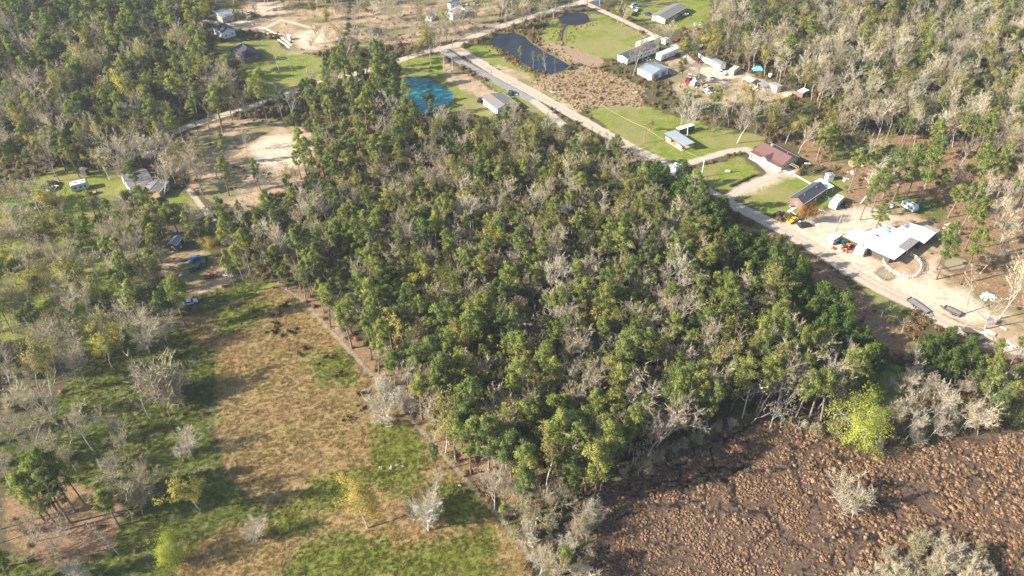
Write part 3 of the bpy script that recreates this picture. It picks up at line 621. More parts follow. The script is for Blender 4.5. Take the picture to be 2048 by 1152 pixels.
# ------------------------------------------------------------------ where the trees stand
TREES = []      # (kind, x, y, scale, rot, lean, label or None)
grid = {}
def near(x, y, d):
    k = int(max(1, math.ceil(d/5))); gx, gy = int(x//5), int(y//5)
    for i in range(gx-k, gx+k+1):
        for j in range(gy-k, gy+k+1):
            for (a, b, dd) in grid.get((i, j), ()):
                m = (d+dd)*0.5
                if (a-x)**2+(b-y)**2 < m*m: return True
    return False
def put(kind, x, y, sc, d, label=None, lean=None, rot=None):
    grid.setdefault((int(x//5), int(y//5)), []).append((x, y, d))
    TREES.append((kind, x, y, sc, random.uniform(0, 6.28) if rot is None else rot, lean, label))
HAND = [  # kind, base px, base py, height m, lean (x,y in degrees toward +x,+y), label
 ('snag',301,838,14,(-8,0),'pale bare snag left of the tan field, left one of a leaning pair'), ('snag',339,832,12,(-6,0),'pale bare snag by the dark grass edge, right one of a leaning pair'),
 ('bare',176,775,13,(-3,0),'forked grey bare tree on the shaded grass left of the two pale snags'), ('silver',300,706,12.5,(0,0),'round silver-grey bare tree at the top left corner of the tan field'),
 ('thicket',352,800,13,(0,0),'wide tan multi-stemmed bare tree between the shaded grass and the tan field'), ('thicket',312,790,12,(0,0),'tan bare tree leaning on the wide one beside the tan field'),
 ('silver',384,910,9.5,(0,0),'small round grey bare tree on the left rim of the tan field'), ('leafing',401,1022,13,(-12,0),'slim leaning tree with yellow-green tufts beside a big bare clump'),
 ('willow',360,1122,10.5,(-9,0),'leaning yellow-green tree standing alone at the bottom left of the meadow'), ('snag',238,1110,13,(-8,0),'white leaning snag at the lower edge of the rusty clearing'),
 ('silver',160,1165,8,(0,0),'small bare white tree on the bottom edge left of the yellow-green tree'), ('bare',122,1115,13,(-14,0),'thin bare tree leaning left over the rusty clearing'),
 ('bare',72,1083,12,(-14,0),'thin bare tree at the left edge of the rusty clearing'), ('pine',140,1046,22,(-6,0),'tallest of the leaning pines on the rusty clearing'),
 ('pine',122,1062,19,(-7,0),'lowest pine of the cluster on the rusty clearing'), ('pine',150,1022,21,(-5,0),'middle pine of the cluster on the rusty clearing'),
 ('pine',170,1009,18,(-5,0),'rightmost pine of the cluster on the rusty clearing'), ('pine',118,1028,19,(-5,0),'rearmost pine of the cluster on the rusty clearing'), ('pine',88,1040,18,(-5,0),'leftmost pine of the cluster on the rusty clearing'), ('pine',238,1052,15,(-5,0),'small separate pine at the right end of the rusty clearing'),
 ('bare',285,1030,16,(-2,0),'largest bare tree of the dark clump beside the leaning tufted tree'), ('bare',308,1012,14,(0,0),'bare tree at the back of the dark clump beside the tufted tree'),
 ('thicket',272,1005,11,(0,0),'brushy bare tree at the left of the dark clump'), ('silver',229,962,7,(-8,0),'gnarled small bare tree above the rusty clearing'),
 ('bare',155,945,14,(-4,0),'olive-grey bare tree behind the pine cluster of the rusty clearing'), ('silver',512,1082,8.5,(0,0),'small dense grey bare tree alone in the lower meadow'),
 ('yellow',735,1056,15,(-5,0),'tall yellow-leaved tree standing alone in the lower meadow'), ('silver',857,1062,14,(0,0),'large silver bare tree in the lower meadow right of the yellow tree'),
 ('silver',776,838,13,(-3,0),'pale bare tree left of the footpath at the field edge'), ('silver',811,826,11,(-2,0),'pale bare tree on the footpath itself at the field edge'),
 ('pine',874,944,12,(-2,0),'small pine standing on the meadow side of the footpath'), ('bare',868,985,8,(-2,0),'small bare tree in front of the lone pine by the footpath'),
 ('silver',780,730,8,(0,0),'white bare tree among the rust-coloured litter at the edge of the pine wood'),
 ('thicket',1690,1015,9,(0,0),'lone pale bushy tree in the middle of the brown marsh'), ('willow',1712,882,16,(-4,0),'bright yellow-green willow at the edge of the marsh'),
 ('snag',1484,836,17,(7,0),'tallest white leaning snag where the pine wood meets the marsh'), ('snag',1503,846,11,(9,0),'shorter white snag right of the tallest one at the marsh edge'),
 ('snag',1545,838,13,(8,0),'white leaning tree between the tall snag and the willow'), ('snag',1565,835,12,(8,0),'white leaning tree nearest the willow'),
 ('snag',1262,935,10,(4,0),'pale straight snag left of a twin at the dark end of the marsh'), ('snag',1270,934,10,(6,0),'pale straight snag right of its twin at the dark end of the marsh'),
 ('pine',1872,559,20,(2,0),'tall pine beside the muddy puddle right of the curved white fence'), ('pine',1872,540,19,(3,0),'tall pine just behind the one beside the muddy puddle'),
 ('pine',1920,569,20,(2,0),'tall pale-trunked pine on the orange ground right of the fence'), ('snag',1928,628,17,(4,0),'tall bare trunk at the right end of the grey utility trailer'),
 ('bare',1998,638,20,(5,0),'big white bare tree with heavy trunk near the right edge'), ('snag',1970,659,17,(4,0),'white bare tree beside the blue-grey panel near the right edge'),
 ('pine',1833,421,25,(3,0),'tall pine with bare trunk behind the big white barn'), ('pine',1785,403,23,(6,0),'leaning pine behind the old camper and the white barn'),
 ('pine',1853,327,21,(4,0),'tall pine rising from the shaded orange ground behind the barn'), ('pine',1745,470,15,(0,0),'dark pine growing through the left end of the white barn roof'),
 ('pine',1742,425,20,(0,0),'broad pine right of the parked white camper'), ('pine',1720,440,18,(0,0),'pine in front of the broad one right of the parked camper'), ('pine',1765,395,20,(0,0),'pine at the head of the dirt lot behind the white barn'),
 ('rust',1606,450,9,(0,0),'rusty brown-leaved tree in front of the brick house'), ('bare',1597,307,15,(3,0),'white bare tree behind the right end of the maroon roofed house'),
 ('pine',1632,323,16,(2,0),'left pine of a pair behind the maroon roofed house'), ('pine',1640,325,17,(3,0),'right pine of a pair behind the maroon roofed house'),
 ('pine',1660,323,15,(4,0),'leaning pine right of the pair behind the maroon roofed house'), ('leafing',1538,280,14,(1,0),'olive leafing tree behind the left end of the maroon roofed house'),
 ('leafing',1571,287,14,(1,0),'olive leafing tree behind the middle of the maroon roofed house'), ('bare',1474,286,20,(0,0),'stout pale tree on the lawn between pavilion and maroon roofed house'),
 ('bare',1375,270,17,(3,0),'tall straight tree between the metal pavilion and its white shed'), ('bare',1360,253,15,(0,0),'bare tree rising behind the white shed of the pavilion'),
 ('bare',1422,274,9,(2,0),'small bare tree right of the metal pavilion'), ('bare',1265,152,17,(2,0),'tall bare tree left of the white metal workshop'),
 ('bare',1343,108,15,(0,0),'tall bare tree rising beside the long white camper'), ('bare',1317,108,14,(0,0),'bare tree standing in front of the long cream mobile home'), ('leafing',1372,124,14,(0,0),'forked leafing tree at the edge of the dirt yard'),
 ('pine',1361,174,15,(0,0),'pine among the parked vehicles of the dirt yard'), ('bare',1402,182,12,(0,0),'bare tree right of the pine among the parked vehicles'),
 ('leafing',1410,129,16,(2,0),'tall leafing tree in front of the white mobile home'), ('bare',1447,121,15,(2,0),'bare tree behind the right end of the white mobile home'),
 ('pine',1040,127,9,(0,0),'left pine standing in the dark long pond'), ('pine',1066,135,9.5,(0,0),'right pine standing in the dark long pond'), ('snag',1091,146,9,(0,0),'white bare tree at the near corner of the dark long pond'),
 ('pine',1110,143,7,(0,0),'small pine at the right end of the dark long pond'), ('pine',1078,139,8,(0,0),'third pine standing in the dark long pond'), ('pine',396,263,17,(-4,0),'tall white-trunked pine beside the left road bend'), ('bare',419,261,14,(-3,0),'bare tree right of the white-trunked pine by the road bend'),
 ('bare',484,237,14,(0,0),'left bare tree of a pair along the shaded road'), ('bare',493,235,13,(0,0),'right bare tree of a pair along the shaded road'),
 ('pine',518,212,12,(-2,0),'thin tree where the shaded road leaves the wood'), ('snag',588,248,15,(-3,0),'white-trunked tree right of the sandy clearing top'),
 ('snag',566,241,13,(-2,0),'slim tree left of the white-trunked one above the sandy clearing'), ('snag',616,150,14,(0,0),'white bare tree on the green lawn above the shaded road'), ('snag',588,152,10,(0,0),'dark forked bare tree on the green lawn'),
 ('snag',560,154,13,(0,0),'thin tree at the left of the green lawn above the road'), ('bare',790,59,16,(0,0),'large bare tree in the brown brush at the top'),
 ('leafing',862,129,16,(0,0),'bright yellow-green tree beside the road junction'), ('bare',816,132,10,(0,0),'small bare tree left of the yellow-green tree by the junction'),
 ('leafing',845,118,13,(0,0),'smaller yellow-green tree behind the bright one at the junction'), ('snag',888,153,15,(0,0),'pale bare tree on the lawn behind the turquoise pond'), ('snag',982,175,12,(0,0),'bare tree on the sandy strip above the grey roofed house'),
 ('bare',903,97,15,(0,0),'thin bare tree on the near side of the road junction'), ('pine',894,85,9,(0,0),'small pine behind the road junction'), ('bare',878,100,15,(0,0),'thin bare tree just left of the road junction'),
 ('pine',603,359,15,(-2,0),'bare-trunked pine at the right rim of the sandy clearing'), ('pine',609,337,13,(-2,0),'second pine at the right rim of the sandy clearing'), ('pine',647,316,15,(-2,0),'pine in the orange litter right of the sandy clearing'),
 ('bare',594,377,10,(-1,0),'small bare tree at the lower right of the sandy clearing'), ('snag',395,359,15,(0,0),'slim tree at the left rim of the sandy clearing'), ('bare',407,391,17,(-4,0),'tall leaning tree left of the sandy clearing'),
 ('snag',435,356,12,(-4,0),'slim dark tree standing in the sandy clearing left half'), ('pine',521,380,14,(-4,0),'slim pine on the near side of the sandy clearing'), ('pine',548,450,18,(-5,0),'tall leaning pine below the sandy clearing'),
 ('pine',556,455,15,(-4,0),'second leaning pine below the sandy clearing'), ('pine',584,452,12,(0,0),'straight pine below the sandy clearing'),
 ('bare',1243,52,10,(0,0),'left tree of a pair at the gravel road above the bright lawn'), ('leafing',1235,45,10,(0,0),'right tree of a pair at the gravel road above the bright lawn'),
 ('bare',1081,50,12,(0,0),'left bare tree of the group beyond the round dark pond'), ('bare',1089,51,12,(0,0),'middle bare tree of the group beyond the round dark pond'), ('bare',1107,38,11,(0,0),'right bare tree of the group beyond the round dark pond'),
 ('pine',1012,262,12,(0,0),'pine in front of the grey roofed house'), ('bare',1026,255,11,(0,0),'bare tree right of the pine before the grey roofed house'), ('oak',858,213,7,(0,0),'small round evergreen on the near bank of the turquoise pond'),
 ('pine',864,240,10,(0,0),'yellow-green pine at the near bank of the turquoise pond'), ('snag',104,456,14,(-8,0),'leaning bare trunk on the bright grass at the left'), ('bare',80,505,18,(-3,0),'tall dark-trunked bare tree on the bright grass at the left'),
 ('bare',75,640,15,(-4,0),'dark forked bare tree with its shadow on the bright green grass'), ('yellow',432,525,9,(0,0),'small golden-leaved tree behind the parked vehicles'), ('leafing',118,402,7,(0,0),'small yellow-green tree beside the parked pickup'),
 ('bare',255,372,19,(-5,0),'tall pale-limbed tree in front of the hidden grey house'), ('bare',216,262,0,(0,0),''),
 ('snag',1768,560,6,(6,0),'small white leaning snag at the roadside below the puddle'), ('snag',1760,638,7,(6,0),'thin white snag in the brush left of the flatbed trailers'), ('snag',1800,672,9,(5,0),'thin white snag in the brush below the flatbed trailers'),
 ('rust',1826,680,3.2,(0,0),'small orange bush beside the dark evergreen patch'), ('cedar',1450,425,5,(0,0),'lone round evergreen at the roadside'), ('leafing',1298,262,6,(0,0),'small pale tree on the lawn left of the pavilion'),
]
for k, px, py, h, lean, lab in HAND:
    if h == 0: continue
    x, y, _ = W(px, py); put(k, x, y, h/HGT[k], 3.0, lab, lean)
# large regions: polygon of the visible crowns, spacing, kinds with weights, scale range
REG = [
 ([(-90,-90),(395,-90),(400,20),(415,110),(500,150),(540,170),(420,210),(330,240),(240,270),(180,310),(60,310),(-90,300)], 5.4, dict(pine=.40, bare=.20, leafing=.08, oak=.32), (0.8,1.1), 'upper left wood'),
 ([(180,300),(280,240),(380,290),(400,340),(340,370),(200,330)], 5.0, dict(bare=.75, leafing=.15, pine=.1), (0.75,1.0), 'left yard'),
 ([(600,170),(690,110),(760,95),(800,130),(812,190),(840,225),(800,270),(700,330),(640,330),(590,300),(600,260),(560,215),(620,210)], 5.0, dict(pine=.72, oak=.18, bare=.1), (0.8,1.05), 'central wood'),
 ([(780,240),(860,220),(960,250),(1000,240),(1060,250),(1160,262),(1230,290),(1290,330),(1310,400),(1280,470),(1120,470),(980,440),(840,440),(700,420),(610,420),(600,380),(680,330),(740,290)], 4.3, dict(pine=.26, bare=.25, leafing=.23, oak=.26), (0.62,0.95), 'central wood'),
 ([(560,560),(590,470),(620,400),(760,420),(1000,430),(1280,450),(1330,400),(1400,440),(1460,500),(1540,560),(1600,640),(1650,690),(1720,710),(1735,760),(1650,790),(1500,770),(1380,810),(1290,870),(1200,915),(1160,945),(1080,950),(1030,900),(930,880),(880,850),(830,770),(740,680),(660,600),(600,560)], 3.5, dict(pine=.60, bare=.25, leafing=.07, oak=.08), (0.62,1.08), 'central wood'),
 ([(1300,340),(1370,340),(1420,390),(1450,420),(1450,460),(1400,470),(1340,440),(1300,400)], 3.3, dict(cedar=.85, pine=.15), (1.05,1.45), 'evergreen belt'),
 ([(1460,460),(1540,480),(1610,530),(1680,600),(1740,680),(1750,710),(1690,720),(1620,640),(1560,560),(1480,500)], 3.0, dict(cedar=1.0), (1.05,1.5), 'evergreen belt'),
 ([(1850,670),(1900,655),(1950,680),(1960,720),(1900,750),(1850,730),(1830,700)], 2.8, dict(cedar=1.0), (0.6,0.9), 'evergreen patch'),
 ([(1440,-90),(2160,-90),(2160,290),(2060,300),(1960,260),(1820,250),(1740,230),(1640,175),(1580,120),(1480,110),(1400,60),(1440,20)], 4.9, dict(bare=.38, oak=.30, pine=.13, leafing=.19), (0.7,1.05), 'upper right wood'),
 ([(1330,180),(1430,190),(1520,200),(1640,200),(1780,260),(1760,310),(1600,270),(1500,260),(1400,240),(1340,230)], 7.5, dict(bare=.35, oak=.15, pine=.2, leafing=.3), (0.6,0.9), 'yard trees'),
 ([(1660,340),(1850,280),(2100,300),(2100,560),(1960,480),(1900,440),(1700,380)], 8.0, dict(bare=.40, pine=.50, leafing=.1), (0.85,1.2), 'orange ground'),
 ([(2010,560),(2120,560),(2120,700),(2000,690),(1980,640)], 8.0, dict(bare=.4, pine=.6), (0.85,1.15), 'orange ground'),
 ([(1950,720),(2020,680),(2150,680),(2150,840),(2040,830),(1960,780)], 4.3, dict(pine=.7, oak=.2, bare=.1), (0.6,0.9), 'right edge wood'),
 ([(1780,760),(1830,700),(1900,740),(1960,770),(2040,820),(2150,850),(2150,870),(1950,860),(1860,870),(1800,850)], 3.2, dict(bare=.45, thicket=.55), (0.5,0.8), 'rim thicket'),
 ([(1560,830),(1640,850),(1780,870),(1900,860),(1950,850),(1900,890),(1760,905),(1640,880),(1560,860)], 2.7, dict(thicket=1), (0.55,0.9), 'rim thicket'),
 ([(1260,910),(1340,890),(1420,840),(1500,800),(1600,810),(1560,850),(1470,845),(1380,885),(1300,925),(1240,950)], 2.7, dict(thicket=.85, snag=.15), (0.5,0.85), 'rim thicket'),
 ([(960,950),(1040,940),(1180,960),(1200,1000),(1200,1100),(1230,1240),(1080,1240),(1050,1080),(1000,1010)], 2.9, dict(thicket=.50, bare=.30, silver=.1, pine=.1), (0.5,0.85), 'rim thicket'),
 ([(1770,1100),(1850,1070),(1960,1090),(2000,1160),(2010,1260),(1700,1260),(1720,1150)], 2.6, dict(thicket=1), (0.9,1.25), 'marsh island'),
 ([(1470,770),(1560,745),(1700,770),(1700,830),(1560,830),(1480,835)], 3.3, dict(snag=1), (0.55,0.85), 'marsh snags'),
 ([(1180,890),(1260,880),(1370,860),(1380,880),(1270,925),(1190,930)], 3.6, dict(snag=.8, bare=.2), (0.4,0.65), 'marsh snags'),
 ([(570,560),(640,590),(760,690),(870,775),(960,870),(1060,950),(1010,985),(900,890),(820,815),(700,705),(600,600)], 3.4, dict(thicket=.45, bare=.3, oak=.1, silver=.15), (0.4,0.75), 'path edge'),
 ([(140,400),(250,380),(400,400),(560,430),(580,500),(540,545),(470,540),(430,500),(350,470),(330,520),(370,600),(290,620),(230,560),(180,500)], 4.6, dict(pine=.66, bare=.18, oak=.16), (0.6,0.95), 'left pines'),
 ([(470,480),(560,470),(600,500),(560,555),(470,560)], 4.0, dict(oak=.5, bare=.5), (0.5,0.75), 'left pines'),
 ([(-90,380),(60,360),(140,400),(200,500),(220,600),(330,620),(320,660),(200,690),(130,740),(60,750),(-90,740)], 5.9, dict(bare=.66, leafing=.28, oak=.06), (0.65,1.0), 'left bare trees'),
 ([(-90,740),(120,740),(140,780),(60,830),(-90,860)], 5.2, dict(thicket=.6, bare=.4), (0.7,1.0), 'left bare trees'),
 ([(-90,880),(130,860),(250,820),(230,900),(120,930),(-90,950)], 7.5, dict(thicket=.6, bare=.4), (0.6,1.0), 'left bare trees'),
 ([(-90,1020),(-10,1000),(0,1200),(-90,1200)], 6, dict(bare=.6, pine=.4), (0.8,1.0), 'left bare trees'),
 ([(420,0),(500,0),(700,20),(720,80),(620,90),(560,20),(420,30)], 12, dict(bare=.7, leafing=.3), (0.6,0.9), 'top yards'),
 ([(600,20),(860,-20),(1060,-30),(1040,40),(900,80),(740,90),(660,60)], 9, dict(bare=.8, leafing=.2), (0.6,0.9), 'top yards'),
 ([(400,-90),(1440,-90),(1430,-20),(1200,-20),(1160,-15),(700,-10),(400,-10)], 7, dict(bare=.5, leafing=.15, pine=.15, oak=.2), (0.7,1.0), 'top yards'),
 ([(460,120),(600,110),(640,140),(620,200),(540,210),(480,180)], 8.5, dict(bare=.7, leafing=.15, oak=.15), (0.5,0.8), 'top yards'),
 ([(390,235),(620,245),(620,345),(540,390),(400,370)], 15, dict(bare=.6, pine=.2, leafing=.2), (0.5,0.85), 'left pines'),
 ([(560,310),(640,300),(640,400),(600,420),(560,400)], 6.5, dict(bare=.6, pine=.4), (0.5,0.8), 'left pines'),
 ([(1380,55),(1480,60),(1560,120),(1640,170),(1560,150),(1450,110),(1380,80)], 5.5, dict(bare=.4, leafing=.35, oak=.25), (0.55,0.8), 'yard trees'),
]
NOBASE_P = [poly_w(p) for p in (DIRT[1:2]+[DIRT[3]]+SAND[:1]+SAND[1:2]+SAND[4:]+LAWN[1:2]+LAWN[3:11]+LAWN[12:13]+FIELD+MARSH+[POND_T, POND_D, POND_R, POND_S, POND_T]+MUDP)]
NOBASE_L = [(poly_w(p), hw+1.0) for p, hw in ROADS+PAVE]
BLD_FOOT = []      # building footprints in px, ground
BLD_PX = [[(955,190),(1040,190),(1040,235),(955,230)], [(1500,285),(1600,290),(1600,345),(1500,325)], [(1575,360),(1680,355),(1670,400),(1580,425)],
          [(1685,450),(1885,440),(1885,500),(1790,530),(1685,485)], [(1235,60),(1360,60),(1350,165),(1235,135)], [(1390,95),(1460,120),(1450,145),(1390,120)],
          [(1325,245),(1395,245),(1395,310),(1325,290)], [(420,40),(480,50),(475,80),(420,75)], [(455,85),(535,80),(535,125),(455,125)], [(425,10),(475,10),(475,45),(425,45)],
          [(230,335),(350,350),(350,400),(230,375)], [(140,365),(200,365),(200,395),(140,390)], [(335,475),(375,470),(375,505),(335,500)], [(1300,5),(1385,5),(1380,50),(1300,45)],
          [(885,0),(935,0),(935,35),(885,35)], [(1480,150),(1540,158),(1565,178),(1540,182),(1480,172)],[(1590,172),(1620,172),(1620,192),(1590,188)], [(1335,325),(1365,325),(1360,360),(1335,360)], [(1655,392),(1690,392),(1685,425),(1655,425)],
          [(85,360),(115,360),(115,385),(85,385)], [(-10,505),(30,505),(30,545),(-10,545)], [(845,20),(870,20),(870,42),(845,42)]]
BLD_W = [poly_w(p) for p in BLD_PX]
def dist_line(x, y, P):
    m = 1e9
    for a, b in zip(P[:-1], P[1:]):
        ex, ey = b[0]-a[0], b[1]-a[1]; t = max(0, min(1, ((x-a[0])*ex+(y-a[1])*ey)/(ex*ex+ey*ey+1e-9)))
        m = min(m, math.hypot(x-a[0]-t*ex, y-a[1]-t*ey))
    return m
def ok_base(x, y):
    for P in NOBASE_P:
        if inpoly(x, y, P): return False
    for P in BLD_W:
        if inpoly(x, y, P): return False
    for P, hw in NOBASE_L:
        if dist_line(x, y, P) < hw: return False
    return True
# crowns must not hide these open places (photograph pixels)
CLEAR = [[(1250,40),(1440,10),(1440,40),(1330,60)], [(1345,130),(1480,135),(1470,165),(1350,175)], [(1500,290),(1600,290),(1600,340),(1500,330)], [(1575,355),(1690,355),(1690,425),(1570,420)],
         [(130,345),(240,350),(240,395),(130,400)], [(320,500),(430,500),(470,560),(330,570)], [(90,360),(120,360),(120,385),(90,385)], [(1790,395),(1850,400),(1850,430),(1790,425)],
         [(340,380),(405,385),(400,425),(340,420)], [(1235,60),(1360,60),(1350,165),(1235,135)], [(955,180),(1035,180),(1035,240),(955,235)],
         [(1325,240),(1395,240),(1395,310),(1325,290)], [(805,155),(905,165),(905,205),(880,215),(830,215)], [(980,65),(1140,125),(1120,145),(985,90)], [(1480,150),(1620,165),(1610,190),(1490,180)]]
def in_clear(px, py):
    for P in CLEAR:
        if inpoly(px, py, P): return True
    return False
for poly, sp_, mix, (s0, s1), zone in REG:
    kinds = list(mix); wts = [mix[k] for k in kinds]
    P0 = [W(a, b) for a, b in poly]; x0 = min(p[0] for p in P0)-30; x1 = max(p[0] for p in P0)+30; y0 = min(p[1] for p in P0)-30; y1 = max(p[1] for p in P0)+5
    y1 = min(y1, 640)
    n = int((x1-x0)*(y1-y0)/(sp_*sp_)*3.2)
    for _ in range(n):
        x = random.uniform(x0, x1); y = random.uniform(y0, y1)
        k = random.choices(kinds, wts)[0]; sc = random.uniform(s0, s1)*random.choice((0.85, 1, 1, 1.08))
        if k == 'bare' and zone == 'upper right wood': sc *= 1.05
        if zone == 'central wood' and sp_ < 4:
            sc *= 0.9+0.38*max(0, min(1, (190-y)/90))
        px, py = PX(x, y, HGT[k]*sc*0.72)
        if not inpoly(px, py, poly) or in_clear(px, py): continue
        d = sp_*(0.8 if k in ('bare', 'leafing') else 1.0)*random.uniform(0.8, 1.15)
        if near(x, y, d): continue
        if not zone.startswith('marsh ') and not ok_base(x, y): continue
        put(k, x, y, sc, d)
print('trees', len(TREES))

# ------------------------------------------------------------------ names and labels of trees
SPEC = {'pine': ('pine_tree', 'pine tree'), 'bare': ('bare_tree', 'bare tree'), 'leafing': ('leafing_tree', 'leafing tree'), 'oak': ('oak_tree', 'oak tree'),
        'cedar': ('evergreen_tree', 'evergreen tree'), 'thicket': ('bare_bush', 'bush'), 'silver': ('silver_tree', 'bare tree'), 'snag': ('snag_tree', 'bare tree'),
        'yellow': ('yellow_tree', 'yellow tree'), 'willow': ('willow_tree', 'willow'), 'rust': ('rusty_leaved_tree', 'tree')}
DESC = {'pine': ('tall green pine', 'small green pine'), 'bare': ('tall pale bare tree', 'small bare tree'), 'leafing': ('tall yellow-olive leafing tree', 'small yellow-olive leafing tree'),
        'oak': ('broad dark olive tree', 'small dark olive tree'), 'cedar': ('tall dense evergreen', 'low dense evergreen'), 'thicket': ('large leafless bush', 'low leafless bush'),
        'silver': ('silver bare tree', 'small silver bare tree'), 'snag': ('pale leaning snag', 'short pale snag'), 'yellow': ('yellow tree',)*2, 'willow': ('willow',)*2, 'rust': ('rusty tree',)*2}
LM = [(60,60,'in the top left corner of the photo'),(200,40,'in the wood left of the top left houses'),(350,60,'in the wood just left of the dark roofed houses'),(120,180,'in the middle of the upper left wood'),(300,170,'in the wood above the shaded road'),(60,290,'at the lower edge of the upper left wood'),(230,280,'beside the road bend on the left'),
 (440,190,'between shaded road and dark roofed houses'),(560,160,'on the green lawn above the shaded road'),(640,250,'at the right side of the sandy clearing'),(340,320,'around the hidden grey house'),(30,430,'at the left edge behind the bright grass'),(120,470,'on the bright grass at the left'),(250,450,'in the pines left of the parked vehicles'),(300,560,'in the pines below the grey metal roof'),
 (430,470,'behind the parked vehicles left of the wood'),(560,500,'at the corner where wood and tan field meet'),(60,650,'at the left edge beside the shaded grass'),(200,650,'above the shaded grass left of the field'),(60,850,'in the shade at the lower left'),(150,1000,'on the rusty clearing at the lower left'),
 (620,440,'in the wood below the sandy clearing'),(720,200,'in the dark pines left of the turquoise pond'),(760,330,'in the wood behind the orange litter patch'),(860,300,'in the wood below the turquoise pond'),(980,300,'in the wood below the grey roofed house'),(1120,310,'in the wood beside the gravel road'),(1240,340,'at the roadside edge of the wood opposite the pavilion'),
 (720,520,'in the left part of the central wood'),(860,480,'in the upper middle of the central wood'),(1000,480,'in the middle of the central wood behind its dark gap'),(1140,480,'in the upper right of the central wood'),(1300,500,'in the wood behind the evergreen belt'),(700,620,'along the footpath at the top of the field'),(800,720,'along the footpath halfway down the field'),(860,620,'in the wood beside the yellow treetop'),
 (1000,620,'in the very middle of the central wood'),(1140,620,'in the dense pines right of the middle'),(1300,640,'in the dense pines below the evergreen belt'),(1450,620,'in the mixed wood left of the evergreen belt'),(1600,700,'at the right end of the central wood'),(900,800,'in the pines right of the footpath'),(1000,860,'in the lowest pines beside the footpath'),(1100,800,'in the bright lower pines of the wood'),(1230,830,'at the lower edge of the wood towards the marsh'),
 (1400,760,'in the lower pines right before the marsh'),(1560,780,'in the pines behind the white marsh snags'),(1080,1020,'in the thicket at the lower tip of the wood'),(1150,1120,'in the thicket on the bottom edge'),(1350,900,'on the dark upper rim of the marsh'),(1500,850,'under the white snags on the marsh rim'),(1680,890,'around the willow on the marsh rim'),(1850,880,'on the upper right rim of the marsh'),(1850,1120,'in the pale clump at the bottom right'),
 (1380,400,'in the evergreen belt opposite the driveway'),(1500,490,'at the top of the long evergreen belt'),(1600,580,'in the middle of the long evergreen belt'),(1700,680,'at the lower end of the long evergreen belt'),(1890,700,'in the evergreen patch beside the flatbed trailers'),(2020,750,'at the right edge below the trailers'),(1880,790,'in the leafless strip right of the green hollow'),
 (1960,380,'on the orange ground right of the barn'),(1760,330,'on the shaded orange ground behind the barn'),(2020,600,'on the orange ground near the right edge'),(1560,230,'behind the maroon roofed house'),(1420,210,'below the cluttered dirt yard'),(1500,80,'in the wood behind the white mobile home'),(1650,60,'in the top right wood'),(1650,170,'in the wood right of the tarp covered trailer'),(1820,60,'in the upper right wood near the top edge'),
 (1820,180,'in the middle of the upper right wood'),(1980,80,'in the top right corner'),(1980,220,'in the pale trees at the right edge'),(1400,20,'around the top right mobile home'),(1300,190,'beside the brown thicket and the workshop'),(1060,40,'along the road beyond the long pond'),(960,40,'near the white roofed house at the top'),(780,60,'in the brown brush at the top'),(620,40,'on the open ground at the top left'),(1200,0,'on the top edge behind the round pond')]
def landmark(x, y):
    px, py = PX(x, y, 8); b = min(LM, key=lambda l: ((l[0]-px))**2+((l[1]-py)*1.6)**2); return b[2]
def zone_of(x, y):
    px, py = PX(x, y, 8)
    if py < 300 and px < 640: return 'the upper left wood'
    if px < 560: return 'the left side'
    if px > 1750 and py > 560: return 'the right side'
    if py < 330 and px > 1250: return 'the upper right wood'
    if px > 1250 and py < 480: return 'the houses on the right'
    if py > 830: return 'the marsh rim'
    return 'the central wood'
# ------------------------------------------------------------------ build individuals and the remainder
def copy_kind(kind, vi, x, y, sc, rot, lean, label, group):
    nm, cat = SPEC[kind]
    e = bpy.data.objects.new(nm, None); C.objects.link(e); e.empty_display_size = 0.5
    e.location = (x, y, 0); e['label'] = label; e['category'] = cat
    if group: e['group'] = group
    lx, ly = ((lean[0]*0.45, lean[1]) if lean else (random.gauss(0, 2), random.gauss(0, 2)))
    R = Matrix.Rotation(math.radians(lx), 3, 'Y') @ Matrix.Rotation(-math.radians(ly), 3, 'X') @ Matrix.Rotation(rot, 3, 'Z')
    e.rotation_euler = R.to_euler(); wsc = random.uniform(0.84, 1.18); e.scale = (sc*wsc, sc*random.uniform(0.9, 1.1)*wsc, sc*random.uniform(0.88, 1.14))
    tm, cm = KIND[kind][vi]; obs = []
    for n_, me in (('trunk', tm), ('crown', cm)):
        o = bpy.data.objects.new(n_, me); C.objects.link(o); o.parent = e; obs.append(o)
    return obs
by = {}
for t_ in TREES: by.setdefault(t_[0], []).append(t_)
